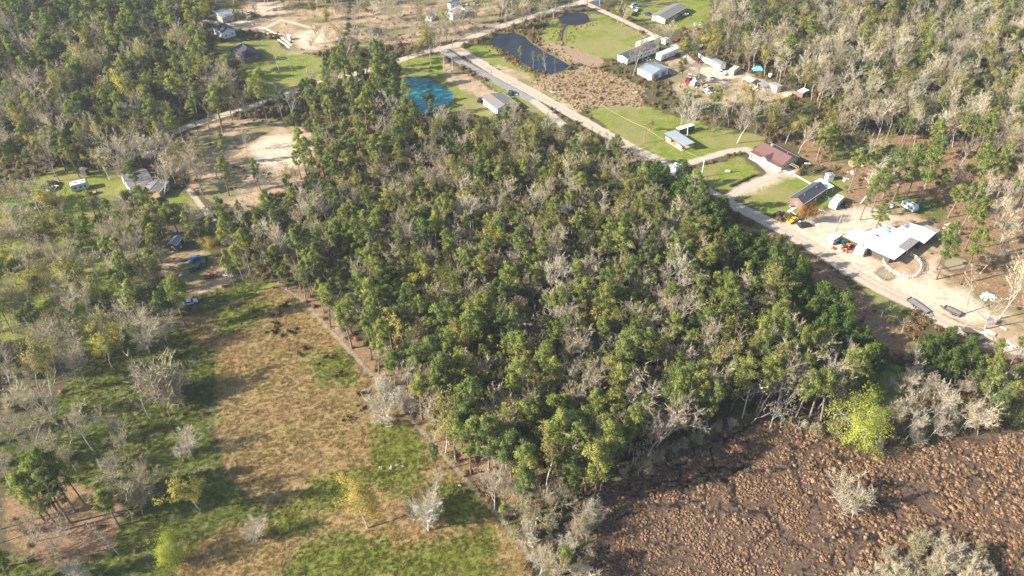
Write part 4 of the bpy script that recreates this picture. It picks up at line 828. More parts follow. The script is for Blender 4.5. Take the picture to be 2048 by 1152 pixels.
def gn_scatter(name, pts, variants, zs=None, mats=None):
    """points mesh + geometry nodes instancing of real variant objects; variants: list of lists of objects"""
    me = bpy.data.meshes.new(name); n = len(pts)
    me.vertices.add(n); me.vertices.foreach_set('co', np.array([(p[0], p[1], p[2]) for p in pts], np.float32).ravel())
    a = me.attributes.new('rz', 'FLOAT', 'POINT'); a.data.foreach_set('value', np.array([p[3] for p in pts], np.float32))
    rs_ = np.random.RandomState(n); sv = np.array([p[4] for p in pts], np.float32)[:,None]*rs_.uniform((0.84,0.84,0.86), (1.2,1.2,1.16), (n,3))
    a = me.attributes.new('sc', 'FLOAT_VECTOR', 'POINT'); a.data.foreach_set('vector', sv.astype(np.float32).ravel())
    a = me.attributes.new('vi', 'INT', 'POINT'); a.data.foreach_set('value', np.array([p[5] for p in pts], np.int32))
    me.update(); o = bpy.data.objects.new(name, me); C.objects.link(o); o['kind'] = 'stuff'
    g = bpy.data.node_groups.new(name, 'GeometryNodeTree')
    g.interface.new_socket('Geometry', in_out='INPUT', socket_type='NodeSocketGeometry'); g.interface.new_socket('Geometry', in_out='OUTPUT', socket_type='NodeSocketGeometry')
    gi = g.nodes.new('NodeGroupInput'); go = g.nodes.new('NodeGroupOutput')
    jn = g.nodes.new('GeometryNodeJoinGeometry')
    for vs in variants:
        j2 = g.nodes.new('GeometryNodeJoinGeometry')
        for ob in vs:
            oi = g.nodes.new('GeometryNodeObjectInfo'); oi.transform_space = 'ORIGINAL'; oi.inputs['Object'].default_value = ob; oi.inputs['As Instance'].default_value = False
            g.links.new(oi.outputs['Geometry'], j2.inputs[0])
        gt = g.nodes.new('GeometryNodeGeometryToInstance'); g.links.new(j2.outputs[0], gt.inputs[0]); g.links.new(gt.outputs[0], jn.inputs[0])
    ip = g.nodes.new('GeometryNodeInstanceOnPoints'); ip.inputs['Pick Instance'].default_value = True
    def na(nm_, ty):
        a = g.nodes.new('GeometryNodeInputNamedAttribute'); a.data_type = ty; a.inputs['Name'].default_value = nm_; return a.outputs[0]
    cx = g.nodes.new('ShaderNodeCombineXYZ'); g.links.new(na('rz', 'FLOAT'), cx.inputs[2])
    g.links.new(gi.outputs[0], ip.inputs['Points']); g.links.new(jn.outputs[0], ip.inputs['Instance'])
    g.links.new(na('vi', 'INT'), ip.inputs['Instance Index']); g.links.new(cx.outputs[0], ip.inputs['Rotation']); g.links.new(na('sc', 'FLOAT_VECTOR'), ip.inputs['Scale'])
    g.links.new(ip.outputs[0], go.inputs[0])
    md = o.modifiers.new('scatter', 'NODES'); md.node_group = g; return o
STUFFN = {'pine': 'distant_pine_wood', 'bare': 'distant_bare_wood', 'leafing': 'distant_leafing_wood', 'oak': 'distant_oak_wood', 'cedar': 'evergreen_belt', 'thicket': 'bare_thicket'}
seen_lab = {}; dupl = {}
for kind, lst in by.items():
    def key(t_):
        px, py = PX(t_[1], t_[2], 8*t_[3]); inv = (-20 < px < 2068 and -20 < py < 1172)
        return (t_[6] is None, not inv, math.hypot(t_[1], t_[2], )+0*t_[3])
    lst.sort(key=key); nv = len(KIND[kind]); objs = {}
    vis = [t_ for t_ in lst if not key(t_)[1]]
    ind, rest = lst[:295], lst[295:]
    ind2 = [t_ for t_ in ind if not key(t_)[1] or t_[6]]; rest = rest+[t_ for t_ in ind if not (not key(t_)[1] or t_[6])]
    for n_, (k, x, y, sc, rot, lean, lab) in enumerate(ind2):
        vi = n_ % nv if n_ < nv else random.randrange(nv)
        if lab: grp = None; 
        else:
            big = sc*HGT[k] > {'pine': 15, 'bare': 11.5, 'leafing': 11.5, 'oak': 10, 'cedar': 9, 'thicket': 4}.get(k, 8)
            lab = DESC[k][0 if big else 1]+' '+landmark(x, y); grp = SPEC[k][1]+'s of '+zone_of(x, y)
            seen_lab.setdefault(lab, grp); grp = seen_lab[lab]
        obs = copy_kind(k, vi, x, y, sc, rot, lean, lab, grp)
        if lab in seen_lab: dupl.setdefault(lab, []).append((PX(x, y, HGT[k]*sc*0.7)[0], obs[0].parent))
        if vi not in objs: objs[vi] = obs
    if rest and kind in STUFFN and len(objs):
        vs = [objs[v] for v in sorted(objs)]
        gn_scatter(STUFFN[kind], [(t_[1], t_[2], 0, t_[4], t_[3], random.randrange(len(vs))) for t_ in rest], vs)
    print(kind, len(lst), 'individual', len(ind2), 'rest', len(rest))
ORD = ['leftmost', 'second', 'third', 'fourth', 'fifth', 'sixth', 'seventh', 'eighth', 'ninth', 'tenth', 'eleventh', 'twelfth', 'thirteenth', 'fourteenth', 'fifteenth', 'sixteenth', 'seventeenth', 'eighteenth', 'nineteenth', 'twentieth']+['twenty-'+w_ for w_ in ('first', 'second', 'third', 'fourth', 'fifth', 'sixth', 'seventh', 'eighth', 'ninth')]+['thirtieth']+['thirty-'+w_ for w_ in ('first', 'second', 'third', 'fourth', 'fifth', 'sixth', 'seventh', 'eighth', 'ninth')]
for lab, l_ in dupl.items():
    if len(l_) < 2: continue
    l_.sort(key=lambda a: a[0])
    for i, (px_, e_) in enumerate(l_):
        if i == len(l_)-1: e_['label'] = lab+', rightmost'
        elif i == 0: e_['label'] = lab+', leftmost'
        elif i < 39: e_['label'] = lab+', '+ORD[i]+' from left'
for o in C.objects:
    if 'label' in o and len(o['label'].split()) > 16:
        s_ = o['label']
        for a_, b_ in ((' leafing', ''), (' of the photo', ''), (' in the', ' in'), (' the', ''), (' right of middle', ' near the middle'), (' tall ', ' ')):
            if len(s_.split()) > 16: s_ = s_.replace(a_, b_)
        o['label'] = s_
        if len(s_.split()) > 16: print('LONG', s_)
# ------------------------------------------------------------------ ground cover (stuff)
def scat(n, box, test, sizes, nv, seed, z=0.0):
    r = random.Random(seed); out = []
    for _ in range(n):
        x = r.uniform(box[0], box[1]); y = r.uniform(box[2], box[3])
        s = test(x, y, r)
        if s: out.append((x, y, z, r.uniform(0, 6.28), s*r.uniform(*sizes), r.randrange(nv)))
    return out
def att_at(k, x, y):
    j = int((x-xs[0])/STEP+0.5); i = int((y-ys[0])/STEP+0.5)
    if i < 0 or j < 0 or i >= SHP[0] or j >= SHP[1]: return None
    q_ = idx[i, j]; return None if q_ < 0 else ATT[k][q_]
def pondat(x, y):
    j = int((x-xs[0])/STEP+0.5); i = int((y-ys[0])/STEP+0.5)
    if i < 0 or j < 0 or i >= SHP[0] or j >= SHP[1]: return 1
    q_ = idx[i, j]; return 1 if q_ < 0 else pond[q_]
def hard(x, y):                             # nothing grows here
    for k, m in (('road', -0.4), ('pave', -0.3), ('sand', -0.3), ('trail', -0.2)):
        v = att_at(k, x, y)
        if v is None or v > m: return True
    if pondat(x, y) > -0.6: return True
    for P in BLD_W:
        if inpoly(x, y, P): return True
    return False
def tussock(i, mat='tussock'):
    rng = np.random.RandomState(900+i); n = 90; d = rng.normal(size=(n,3)); d[:,2] = abs(d[:,2])*0.9+0.05; el = rng.uniform(0.7, 1.3); d /= np.linalg.norm(d, axis=1, keepdims=True)
    p = d*np.array([0.66*el, 0.66/el, 0.46])*rng.uniform(0.55, 1.15, (n,1)); p[:,:2] += rng.normal()*0.15
    return tri_cloud('tussock', p, d, 0.20, mat, None, 0.7, 1.1, rng)
def tuft(i, mat, h=0.4, n=16, rad=0.35, wd=0.035):
    rng = np.random.RandomState(950+i); v = []
    for k in range(n):
        a = rng.uniform(0, 6.28); rr = rad*math.sqrt(rng.rand()); x, y = math.cos(a)*rr, math.sin(a)*rr; b = rng.uniform(0, 6.28)
        hh = h*rng.uniform(0.5, 1.2); v += [(x-math.cos(b)*wd, y-math.sin(b)*wd, -0.02), (x+math.cos(b)*wd, y+math.sin(b)*wd, -0.02), (x+rng.normal()*h*0.45, y+rng.normal()*h*0.45, hh)]
    me = bpy.data.meshes.new('tuft'); me.from_pydata(v, [], [(3*k, 3*k+1, 3*k+2) for k in range(n)])
    at = me.attributes.new('tone', 'FLOAT', 'POINT'); at.data.foreach_set('value', np.repeat(rng.uniform(0, 0.6, n), 3).astype(np.float32))
    me.materials.append(M[mat]); me.update(); return me
def shrub(i, mat, H=1.1, R=0.9, size=0.16):
    rng = np.random.RandomState(980+i); n = 150; d = rng.normal(size=(n,3)); d[:,2] = abs(d[:,2]); d /= np.linalg.norm(d, axis=1, keepdims=True)
    p = d*np.array([R, R, H])*rng.uniform(0.35, 1.05, (n,1)); return tri_cloud('shrub', p, d, size, mat, None, 0.4, 1.3, rng)
def protos_stuff(name, meshes, pts):
    """the first instance of each variant mesh is a real child mesh the modifier refers to"""
    objs_ = []
    for i, me in enumerate(meshes):
        o = bpy.data.objects.new(name+'_clump', me); C.objects.link(o); p = pts[i]; o.location = p[:3]; o.rotation_euler = (0, 0, p[3]); o.scale = (p[4],)*3; objs_.append(o)
    s = gn_scatter(name, pts[len(meshes):], [[o] for o in objs_])
    for o in objs_: o['kind'] = 'stuff'
    return s
MB_ = [min(p[0] for p in poly_w(MARSH[0])), max(p[0] for p in poly_w(MARSH[0])), 62, max(p[1] for p in poly_w(MARSH[0]))]
r_ = random.Random(5); tp = []
from mathutils import noise as mn
gy_ = MB_[2]
def crack(x, y):                            # distance to a wandering network of wet cracks between the hummocks
    wx = x+1.6*mn.noise((x*0.25, y*0.25, 0.5)); wy = y+1.6*mn.noise((x*0.25+9, y*0.25, 2.5))
    d5 = mn.voronoi((wx/5.5, wy/5.5, 0.3))[0]; d2 = mn.voronoi((wx/1.9, wy/1.9, 4.3))[0]
    return min((d5[1]-d5[0])*2.7, (d2[1]-d2[0])*0.95+0.31)
while gy_ < MB_[3]:
    gx_ = MB_[0]
    while gx_ < MB_[1]:
        x = gx_+r_.uniform(-0.28, 0.28); y = gy_+r_.uniform(-0.28, 0.28); gx_ += 0.56
        m_ = att_at('marsh', x, y)
        if m_ is None or m_ < 0.2+r_.uniform(-1.5, 1): continue
        c_ = att_at('chan', x, y)
        if c_ < 0.45 or not abs(x) < 0.62*y+62: continue
        k_ = crack(x, y)
        if k_ < 0.31+r_.uniform(-0.08, 0.08): continue
        nz = mn.noise((x*0.06, y*0.06, 3.0)); left = x < W(1620, 950)[0]
        s = min(0.36+0.46*k_, 1.0)*r_.uniform(0.75, 1.3)*(0.85 if left else 1.15)
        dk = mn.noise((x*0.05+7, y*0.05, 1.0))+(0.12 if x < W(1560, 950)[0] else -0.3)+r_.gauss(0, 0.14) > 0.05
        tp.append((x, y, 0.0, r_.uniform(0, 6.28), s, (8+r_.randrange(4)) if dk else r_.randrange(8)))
    gy_ += 0.56
print('tussocks', len(tp))
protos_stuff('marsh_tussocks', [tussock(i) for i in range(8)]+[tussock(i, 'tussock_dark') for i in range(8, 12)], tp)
def t_field(x, y, r):
    v = att_at('field', x, y)
    if v is None or v < 0: return 0
    if (att_at('trail', x, y) or 0) > -0.3: return 0
    g_ = att_at('greenp', x, y)
    return 1 if g_ < -1 or r.random() < 0.25 else 0
box = (-115, 45, 62, 205)
protos_stuff('meadow_grass', [tuft(i, 'tuft') for i in range(6)], scat(60000, box, t_field, (0.7, 1.5), 6, 11))
def t_green(x, y, r):
    if hard(x, y): return 0
    l = att_at('lawn', x, y); w_ = att_at('wet_shade', x, y); g_ = att_at('greenp', x, y); f_ = att_at('field', x, y)
    if g_ is not None and g_ > -1 and f_ > 0: return 1
    if w_ is not None and w_ > 0 and y < 260: return 1.0
    return 0
protos_stuff('green_grass', [tuft(10+i, 'greentuft', 0.35, 18) for i in range(5)], scat(70000, (-150, 60, 62, 230), t_green, (0.7, 1.6), 5, 12))
def t_brush(x, y, r):
    if hard(x, y): return 0
    m_ = att_at('marsh', x, y); f_ = att_at('field', x, y)
    if m_ > -0.5 or f_ > -0.5 : return 0
    if att_at('brown', x, y) > 0: return 0.7 if r.random() < 0.15 else 0
    if att_at('lawn', x, y) > -1: return 0
    if att_at('dirt', x, y) > -0.5: return 0.6 if r.random() < 0.04 else 0
    px, py = PX(x, y)
    if att_at('litter', x, y) > 0: return 0.9 if r.random() < 0.40 and 560 < px < 1300 else (0.7 if r.random() < (0.14 if px > 560 else 0.03) else 0)
    if att_at('wet_shade', x, y) > 0: return 0.7 if r.random() < 0.10 else 0
    px, py = PX(x, y)
    if px < 450 and py > 380: return 0.8 if r.random() < 0.12 else 0
    return 1.1 if r.random() < 0.75 else 0
bp_ = scat(46000, (-290, 290, 70, 440), t_brush, (0.6, 1.5), 6, 13)
protos_stuff('undergrowth', [shrub(i, 'brush') for i in range(6)], bp_)
def ditch(x, y, r):
    if hard(x, y): return 0
    px, py = PX(x, y)
    for P in (LITTER[3],):
        if inpoly(px, py, P): return 0.9
    if inpoly(px, py, BROWN[0]): return 0.5
    if -6 < pondat(x, y) < -1 and py < 160 and px > 950: return 0.6 if r.random() < 0.4 else 0
    return 0
protos_stuff('dry_brush', [shrub(20+i, 'tuft', 0.8, 0.8, 0.2) for i in range(4)], scat(60000, (-20, 270, 110, 420), ditch, (0.5, 1.3), 4, 14))
for (px, py, s, lab) in [(567,612,1.5,'maroon weed clump nearest the top of the tan field'),(551,631,1.3,'maroon weed clump second from the top of the tan field'),(555,648,1.2,'small maroon weed clump above the big dark one'),(545,664,1.4,'maroon weed clump left of the big dark one'),
        (577,666,2.1,'biggest dark maroon weed clump in the tan field'),(605,701,1.5,'maroon weed clump below the big one in the tan field'),(660,717,1.1,'small maroon weed clump in the middle of the tan field'),(637,729,0.8,'smallest dark weed clump in the olive patch'),
        (682,748,1.3,'round maroon weed clump right of the olive patch'),(731,788,1.2,'maroon weed clump beside the footpath trees'),(723,816,1.1,'maroon weed clump below the one beside the footpath trees'),(700,838,1.0,'lowest maroon weed clump of the tan field'),(792,798,1.2,'dark weed clump right of the footpath'),(792,934,1.1,'grey brush heap on the green grass strip')]:
    x, y, _ = W(px, py); rng = np.random.RandomState(px); cl = [((rng.normal()*0.9*s, rng.normal()*0.55*s, 0.25), rng.uniform(0.4, 0.7)*s*0.8) for _ in range(7)]
    c_, o_, t_ = clumps_to_tris(cl, 130, rng, 0.5); o = bpy.data.objects.new('weed_clump', tri_cloud('weed_clump', c_, o_, 0.16, 'maroon_weed' if py != 934 else 'silver', t_, 0.3, 1.5, rng)); C.objects.link(o)
    o.location = (x, y, 0); o['label'] = lab; o['category'] = 'weeds'; o['group'] = 'dark weed clumps in the tan field'

# ------------------------------------------------------------------ buildings
def frame(A, B, Cc, z):
    a, b, c = Wv(*A, z), Wv(*B, z), Wv(*Cc, z); u = a-b; v = c-b
    u.z = v.z = 0; ud = u.normalized(); v = v-ud*v.dot(ud); ctr = b+u*0.5+v*0.5
    return Vector((ctr.x, ctr.y, 0)), ud, u.length, v.length, (1 if ud.x*v.y-ud.y*v.x > 0 else -1)
def windows(par, L_, Wd, ze, wall_off, sides, spacing=3.0, sill=1.0, h=1.1, wd=0.9, doorside=None, z0=0):
    """frames and panes along the listed walls; x runs along the ridge"""
    for s in sides:
        ln = L_ if s in 'fb' else Wd; n = max(1, int(ln/spacing)); 
        for i in range(n):
            t = (i+0.5)/n*ln-ln/2; isdoor = (doorside == s and i == n//2)
            a, b, zz0, zz1 = (0.45, 0.45, 0.05, 2.05) if isdoor else (wd/2, wd/2, sill, sill+h)
            e = wall_off
            for nm, mat, g_, out in (('door' if isdoor else 'window', 'white', 0.0, 0.05), ('pane', 'glass', 0.10, 0.07)):
                if isdoor and nm == 'pane': zz = (zz0+1.1, zz1-0.15)
                else: zz = (zz0+g_, zz1-g_)
                m_ = MB()
                if s == 'f': m_.box(t-a+g_, t+b-g_, -Wd/2-out, -Wd/2+0.02, zz[0]+z0, zz[1]+z0)
                if s == 'b': m_.box(t-a+g_, t+b-g_, Wd/2-0.02, Wd/2+out, zz[0]+z0, zz[1]+z0)
                if s == 'l': m_.box(-L_/2-out, -L_/2+0.02, t-a+g_, t+b-g_, zz[0]+z0, zz[1]+z0)
                if s == 'r': m_.box(L_/2-0.02, L_/2+out, t-a+g_, t+b-g_, zz[0]+z0, zz[1]+z0)
                if nm == 'pane': part('pane', m_, mat, fr)
                else: fr = part(nm, m_, mat, par)
def gable(name, cat, label, A, B, Cc, ze, rise, wall, roof, over=0.4, ridge='u', wins='frl', frac=0.5, door='f', group=None, spacing=3.0, floor=0.0, thick=0.14, trim='white', extra=None):
    ctr, ud, L_, Wd, sg = frame(A, B, Cc, ze)
    rz = math.atan2(ud.y, ud.x)
    if ridge == 'v': rz += math.pi/2; L_, Wd = Wd, L_
    t = thing(name, label, cat, ctr, rz, group)
    l, w_ = L_-2*over, Wd-2*over; yr = (frac-0.5)*Wd*(1 if True else -1); zr = ze+rise
    sl_ = lambda y: ze + rise*(1-abs(y-yr)/(Wd/2+abs(yr))) if False else (ze+rise*((y+Wd/2)/(yr+Wd/2)) if y < yr else ze+rise*((Wd/2-y)/(Wd/2-yr)))
    m_ = MB(); P = [(-w_/2, floor), (w_/2, floor), (w_/2, sl_(w_/2)-thick-0.01), (yr, zr-thick-0.01), (-w_/2, sl_(-w_/2)-thick-0.01)]
    n = 5; vs = [(-l/2, y, z) for y, z in P]+[(l/2, y, z) for y, z in P]
    m_.add(vs, [tuple(range(5))[::-1], tuple(range(5, 10))]+[(i, (i+1)%n, n+(i+1)%n, n+i) for i in range(n)]); part('wall', m_, wall, t)
    m1 = MB().slab([(-L_/2,-Wd/2,ze),(L_/2,-Wd/2,ze),(L_/2,yr,zr),(-L_/2,yr,zr)], thick); m2 = MB().slab([(L_/2,Wd/2,ze),(-L_/2,Wd/2,ze),(-L_/2,yr+0.003,zr),(L_/2,yr+0.003,zr)], thick)
    rf = part('roof', m1, roof, t); part('roof', m2, roof, t)
    part('ridge_cap', MB().box(-L_/2, L_/2, yr-0.12, yr+0.12, zr-0.03, zr+0.05), roof, rf)
    for q_ in (-0.28, 0.22): part('roof_vent', MB().tube((q_*L_, yr-Wd*0.12, zr-rise*0.35), (q_*L_, yr-Wd*0.12, zr+0.25), 0.14, 0.14, 7), 'greymetal', rf)
    for s in (-1, 1): part('fascia', MB().box(-L_/2-0.02, L_/2+0.02, s*(Wd/2+0.02)-0.03, s*(Wd/2+0.02)+0.03, ze-0.22, ze+0.02), trim, t)
    windows(t, l, w_, ze, 0, wins, spacing, doorside=door, z0=floor, h=min(1.1, ze-floor-1.2))
    if floor > 0.2:
        for i in range(int(l/2.5)+1):
            for s in (-1, 1): part('pier', MB().box(-l/2+i*2.4, -l/2+i*2.4+0.3, s*(w_/2-0.2)-0.15, s*(w_/2-0.2)+0.15, -0.05, floor-0.005), 'greywood', t)
    if extra: extra(t, L_, Wd)
    return t, L_, Wd
def hip(name, cat, label, A, B, Cc, ze, rise, wall, roof, over=0.5, wins='fblr', group=None):
    ctr, ud, L_, Wd, sg = frame(A, B, Cc, ze); rz = math.atan2(ud.y, ud.x)
    if Wd > L_: rz += math.pi/2; L_, Wd = Wd, L_
    t = thing(name, label, cat, ctr, rz, group); l, w_ = L_-2*over, Wd-2*over; rr = (L_-Wd)/2
    part('wall', MB().box(-l/2, l/2, -w_/2, w_/2, 0, ze-0.12), wall, t)
    h = ze+rise; a = [(-L_/2,-Wd/2,ze),(L_/2,-Wd/2,ze),(L_/2,Wd/2,ze),(-L_/2,Wd/2,ze)]; r0, r1 = (-rr-0.4,0,h), (rr+0.4,0,h)
    part('roof', MB().add(a+[r0, r1]+[(x, y, ze-0.1) for x, y, z in a], [(0,1,5,4),(2,3,4,5),(1,2,5),(3,0,4),(0,6,7,1),(1,7,8,2),(2,8,9,3),(3,9,6,0),(9,8,7,6)]), roof, t)
    windows(t, l, w_, ze, 0, wins, 3.2, doorside='f'); return t, L_, Wd
def boxb(name, cat, label, A, B, Cc, ze, wall, roof, tilt=0.25, over=0.15, wins='f', door='f', group=None, spacing=2.5):
    ctr, ud, L_, Wd, sg = frame(A, B, Cc, ze); t = thing(name, label, cat, ctr, math.atan2(ud.y, ud.x), group); l, w_ = L_-2*over, Wd-2*over
    P = [(-w_/2, 0), (w_/2, 0), (w_/2, ze-0.1+tilt), (-w_/2, ze-0.1)]
    vs = [(-l/2, y, z) for y, z in P]+[(l/2, y, z) for y, z in P]
    part('wall', MB().add(vs, [(3,2,1,0),(4,5,6,7)]+[(i, (i+1)%4, 4+(i+1)%4, 4+i) for i in range(4)]), wall, t)
    part('roof', MB().slab([(-L_/2,-Wd/2,ze),(L_/2,-Wd/2,ze),(L_/2,Wd/2,ze+tilt),(-L_/2,Wd/2,ze+tilt)], 0.09), roof, t)
    if wins: windows(t, l, w_, ze, 0, wins, spacing, doorside=door)
    return t, L_, Wd
gable('house', 'house', 'small house with grey shingle roof and white walls beside the turquoise pond', (964,196.5), (994,219), (1036,207), 3.0, 1.3, 'white', 'shingle', frac=0.62, spacing=3.2)
def porch(t, L_, Wd):
    d = part('porch_deck', MB().box(-L_/2, L_/2, Wd/2-0.3, Wd/2+2.2, 0, 0.15), 'concrete', t)
    for i in range(6):
        x = -L_/2+0.4+i*(L_-0.8)/5; part('porch_post', MB().box(x-0.12, x+0.12, Wd/2+1.85, Wd/2+2.1, 0.15, 2.7), 'white', t)
    part('porch_beam', MB().box(-L_/2, L_/2, Wd/2+1.83, Wd/2+2.12, 2.7, 2.9), 'white', t)
    part('porch_roof', MB().slab([(-L_/2, Wd/2+0.02, 3.05), (L_/2, Wd/2+0.02, 3.05), (L_/2, Wd/2+2.3, 2.98), (-L_/2, Wd/2+2.3, 2.98)], 0.07), 'maroon', t)
    g_ = part('porch_gable', MB().add([(-1.7,Wd/2+2.32,3.0),(1.7,Wd/2+2.32,3.0),(0,Wd/2+2.32,4.1),(-1.7,Wd/2+2.2,3.0),(1.7,Wd/2+2.2,3.0),(0,Wd/2+2.2,4.1)], [(0,1,2),(5,4,3),(0,3,4,1),(1,4,5,2),(2,5,3,0)]), 'white', t)
    part('gable_roof', MB().slab([(-2.0,Wd/2+2.5,2.98),(0,Wd/2+2.5,4.25),(0,0.5,4.25),(-2.0,0.5,2.98)], 0.08).slab([(0.003,Wd/2+2.5,4.25),(2.0,Wd/2+2.5,2.98),(2.0,0.5,2.98),(0.003,0.5,4.25)], 0.08), 'maroon', g_)
    part('chimney', MB().box(L_*0.25, L_*0.25+0.5, -1.6, -1.1, 3, 5.0), 'white', t)
def side_of(t, px, py):                    # local y of a pixel, to know which side faces the camera
    return (Matrix.Rotation(-t.rotation_euler.z, 3, 'Z') @ (Wv(px, py)-t.location)).y
tm, Lm, Wm = gable('house', 'house', 'long house with maroon metal roof and white posted front porch', (1507,300), (1565,330.5), (1594.5,312), 3.0, 1.9, 'tan', 'maroon', wins='lr', door=None, over=0.5)
if side_of(tm, 1530, 335) < 0: tm.rotation_euler.z += math.pi
porch(tm, Lm, Wm); windows(tm, Lm-1, Wm-1, 3, 0, 'bf', 3.0, doorside='b')
gable('house', 'house', 'brick house with charcoal shingle roof and white metal patio cover behind it', (1626,364.6), (1578.8,395), (1608,408), 2.9, 1.7, 'brick', 'dshingle', wins='lrfb', over=0.5)
def canopy(name, cat, label, q, z0, mat, posts=True, tilt=0.0, th=0.08, pmat='white', group=None):
    pts = [Wv(*p, z0+(tilt if i > 1 else 0)) for i, p in enumerate(q)]; c = sum(pts, Vector())/4; c.z = 0
    t = thing(name, label, cat, c, 0, group); part('roof', MB().slab([p-c for p in pts], th), mat, t)
    if posts:
        for p in pts:
            p2 = (p-c); k = 0.94; part('post', MB().box(p2.x*k-0.07, p2.x*k+0.07, p2.y*k-0.07, p2.y*k+0.07, 0, p2.z-th-0.03), pmat, t)
    return t
canopy('patio_cover', 'patio cover', 'white flat metal patio cover behind the charcoal roofed brick house', [(1627.4,363.5),(1656,377.5),(1669,372.5),(1640.8,356)], 2.7, 'white')
gable('shed', 'shed', 'small white shed alone on the grass behind the brick house', (1651,346), (1657.5,352.5), (1668,349), 2.6, 0.25, 'white', 'bluegrey', over=0.1, wins='f', door='f')
# big barn
def barn():
    c = Wv(1790, 480); t = thing('barn', 'big white barn of joined sheet metal roofs with rusty patches on the sandy lot', 'barn', c)
    R_ = [('roof', [(1687,472.7),(1713,455.8),(1736.3,463.6),(1790,489),(1814,500),(1788.4,519.6)], 3.3, 'bright'), ('roof', [(1736.3,463.6),(1766.3,446.7),(1793.6,457),(1775,470),(1790,489)], 3.1, 'rusty'),
          ('roof', [(1775,470),(1793.6,457),(1814.5,444),(1845.7,453),(1872,466),(1848.3,487),(1839.2,480.5),(1814,500),(1790,489)], 3.45, 'bright'), ('roof', [(1845.7,453),(1853.5,449.3),(1880.9,461),(1872,467)], 3.2, 'rusty'),
          ('skylight_panel', [(1795,493.5),(1821,474),(1839,481.5),(1813,502)], 3.56, 'greywood')]
    R_[1] = R_[1][:3]+('bright',)
    o1 = None
    for nm, P, z, mat in R_:
        pw = [(x-c.x, y-c.y) for x, y, _ in (W(a, b, z) for a, b in P)]; cx = sum(p[0] for p in pw)/len(pw); cy = sum(p[1] for p in pw)/len(pw)
        o1 = part(nm, MB().prism(pw, z-0.1, z), mat, t)
        if nm == 'roof': part('wall', MB().prism([(cx+(x-cx)*0.84, cy+(y-cy)*0.84+0.5) for x, y in pw], 0.0, z-0.12), 'dwood', t)
        # standing seams on the sheets
        if mat == 'bright':
            a = Wv(1687,472.7,z); b = Wv(1788.4,519.6,z); u = (b-a).normalized(); v = Vector((-u.y, u.x, 0)); m_ = MB()
            for k in range(-40, 40):
                s = [(p[0], p[1]) for p in pw]; off = k*1.0; ts = []
                for i in range(len(s)):
                    p0 = Vector((*s[i], 0)); p1 = Vector((*s[(i+1)%len(s)], 0)); d0 = p0.dot(u)-off; d1 = p1.dot(u)-off
                    if (d0 > 0) != (d1 > 0): ts.append((p0+(p1-p0)*(d0/(d0-d1))).dot(v))
                ts.sort()
                for q0, q1 in zip(ts[::2], ts[1::2]):
                    if q1-q0 < 0.5: continue
                    e0 = u*off+v*q0; e1 = u*off+v*q1; w2 = u*0.03; m_.add([e0-w2+Vector((0,0,z)), e0+w2+Vector((0,0,z)), e1+w2+Vector((0,0,z)), e1-w2+Vector((0,0,z)), e0-w2+Vector((0,0,z+0.05)), e0+w2+Vector((0,0,z+0.05)), e1+w2+Vector((0,0,z+0.05)), e1-w2+Vector((0,0,z+0.05))], [(4,5,6,7),(0,1,5,4),(1,2,6,5),(2,3,7,6),(3,0,4,7)])
            if m_.v: part('seam', m_, mat, o1)
    # rusted sheets
    for (a, b, w2, h2, an) in [(1748,470,3.2,1.6,0.3),(1757,473,2.2,1.2,0.1),(1785,466,2.4,1.3,0.6),(1776,462,1.6,1.0,0.2),(1823,463,0.8,0.5,0.3),(1800,470,0.7,0.5,0.1),(1860,457,2.8,1.4,-0.4)]:
        z = 3.15 if a < 1790 else 3.48
        if a == 1860: z = 3.24
        p = Wv(a, b, z)-c; an = -0.5; ca, sa = math.cos(an), math.sin(an)
        q = [(p.x+ca*i-sa*j, p.y+sa*i+ca*j, z+(0.04 if a < 1770 else 0.04)) for i, j in ((-w2/2,-h2/2),(w2/2,-h2/2),(w2/2,h2/2),(-w2/2,h2/2))]
        part('rusty_sheet', MB().slab(q, 0.03), 'rusty', t)
barn()
# curved white fence: posts and rails
def rail_fence(label, pts, mat, hgt=1.4, rails=3, w2=0.04, name='rail_fence', group=None):
    P = [Wv(*p) for p in pts]; c = P[0]; t = thing(name, label, 'fence', c, 0, group)
    for p in P: q_ = p-c; part('post', MB().box(q_.x-0.08, q_.x+0.08, q_.y-0.08, q_.y+0.08, -0.1, hgt+0.1), mat, t)
    for a, b in zip(P[:-1], P[1:]):
        for k in range(rails):
            z = hgt*(k+0.7)/rails; v = Vector((0,0,z)); part('rail', MB().tube(a-c+v, b-c+v, w2, w2, 4), mat, t)
    return t
rail_fence('white curved rail fence around the sandy pen in front of the barn', [(1765,523.5),(1768,531),(1772,538),(1780,543.5),(1788.4,548),(1796,552.5),(1804,555.5),(1814,557.5),(1825,556),(1833,551),(1838,545),(1841,538),(1841,531),(1837,524),(1830,517.5),(1821,512),(1812,509)], 'white')
rail_fence('white rail fence along the lawn by the top road', [(1043,42),(1053,39),(1063,35.5),(1073,32.5),(1083,29),(1092,26),(1101,23),(1110,20),(1119,16.5),(1128,13.5),(1137,10.5),(1147,8),(1158,5),(1165,7),(1170,11)], 'white', 1.6)
rail_fence('brown cable rail fence outside the curved white one', [(1812,506),(1828,513),(1840,521),(1848,531),(1848,541),(1842,549)], 'dwood', 1.1, 2, 0.05)
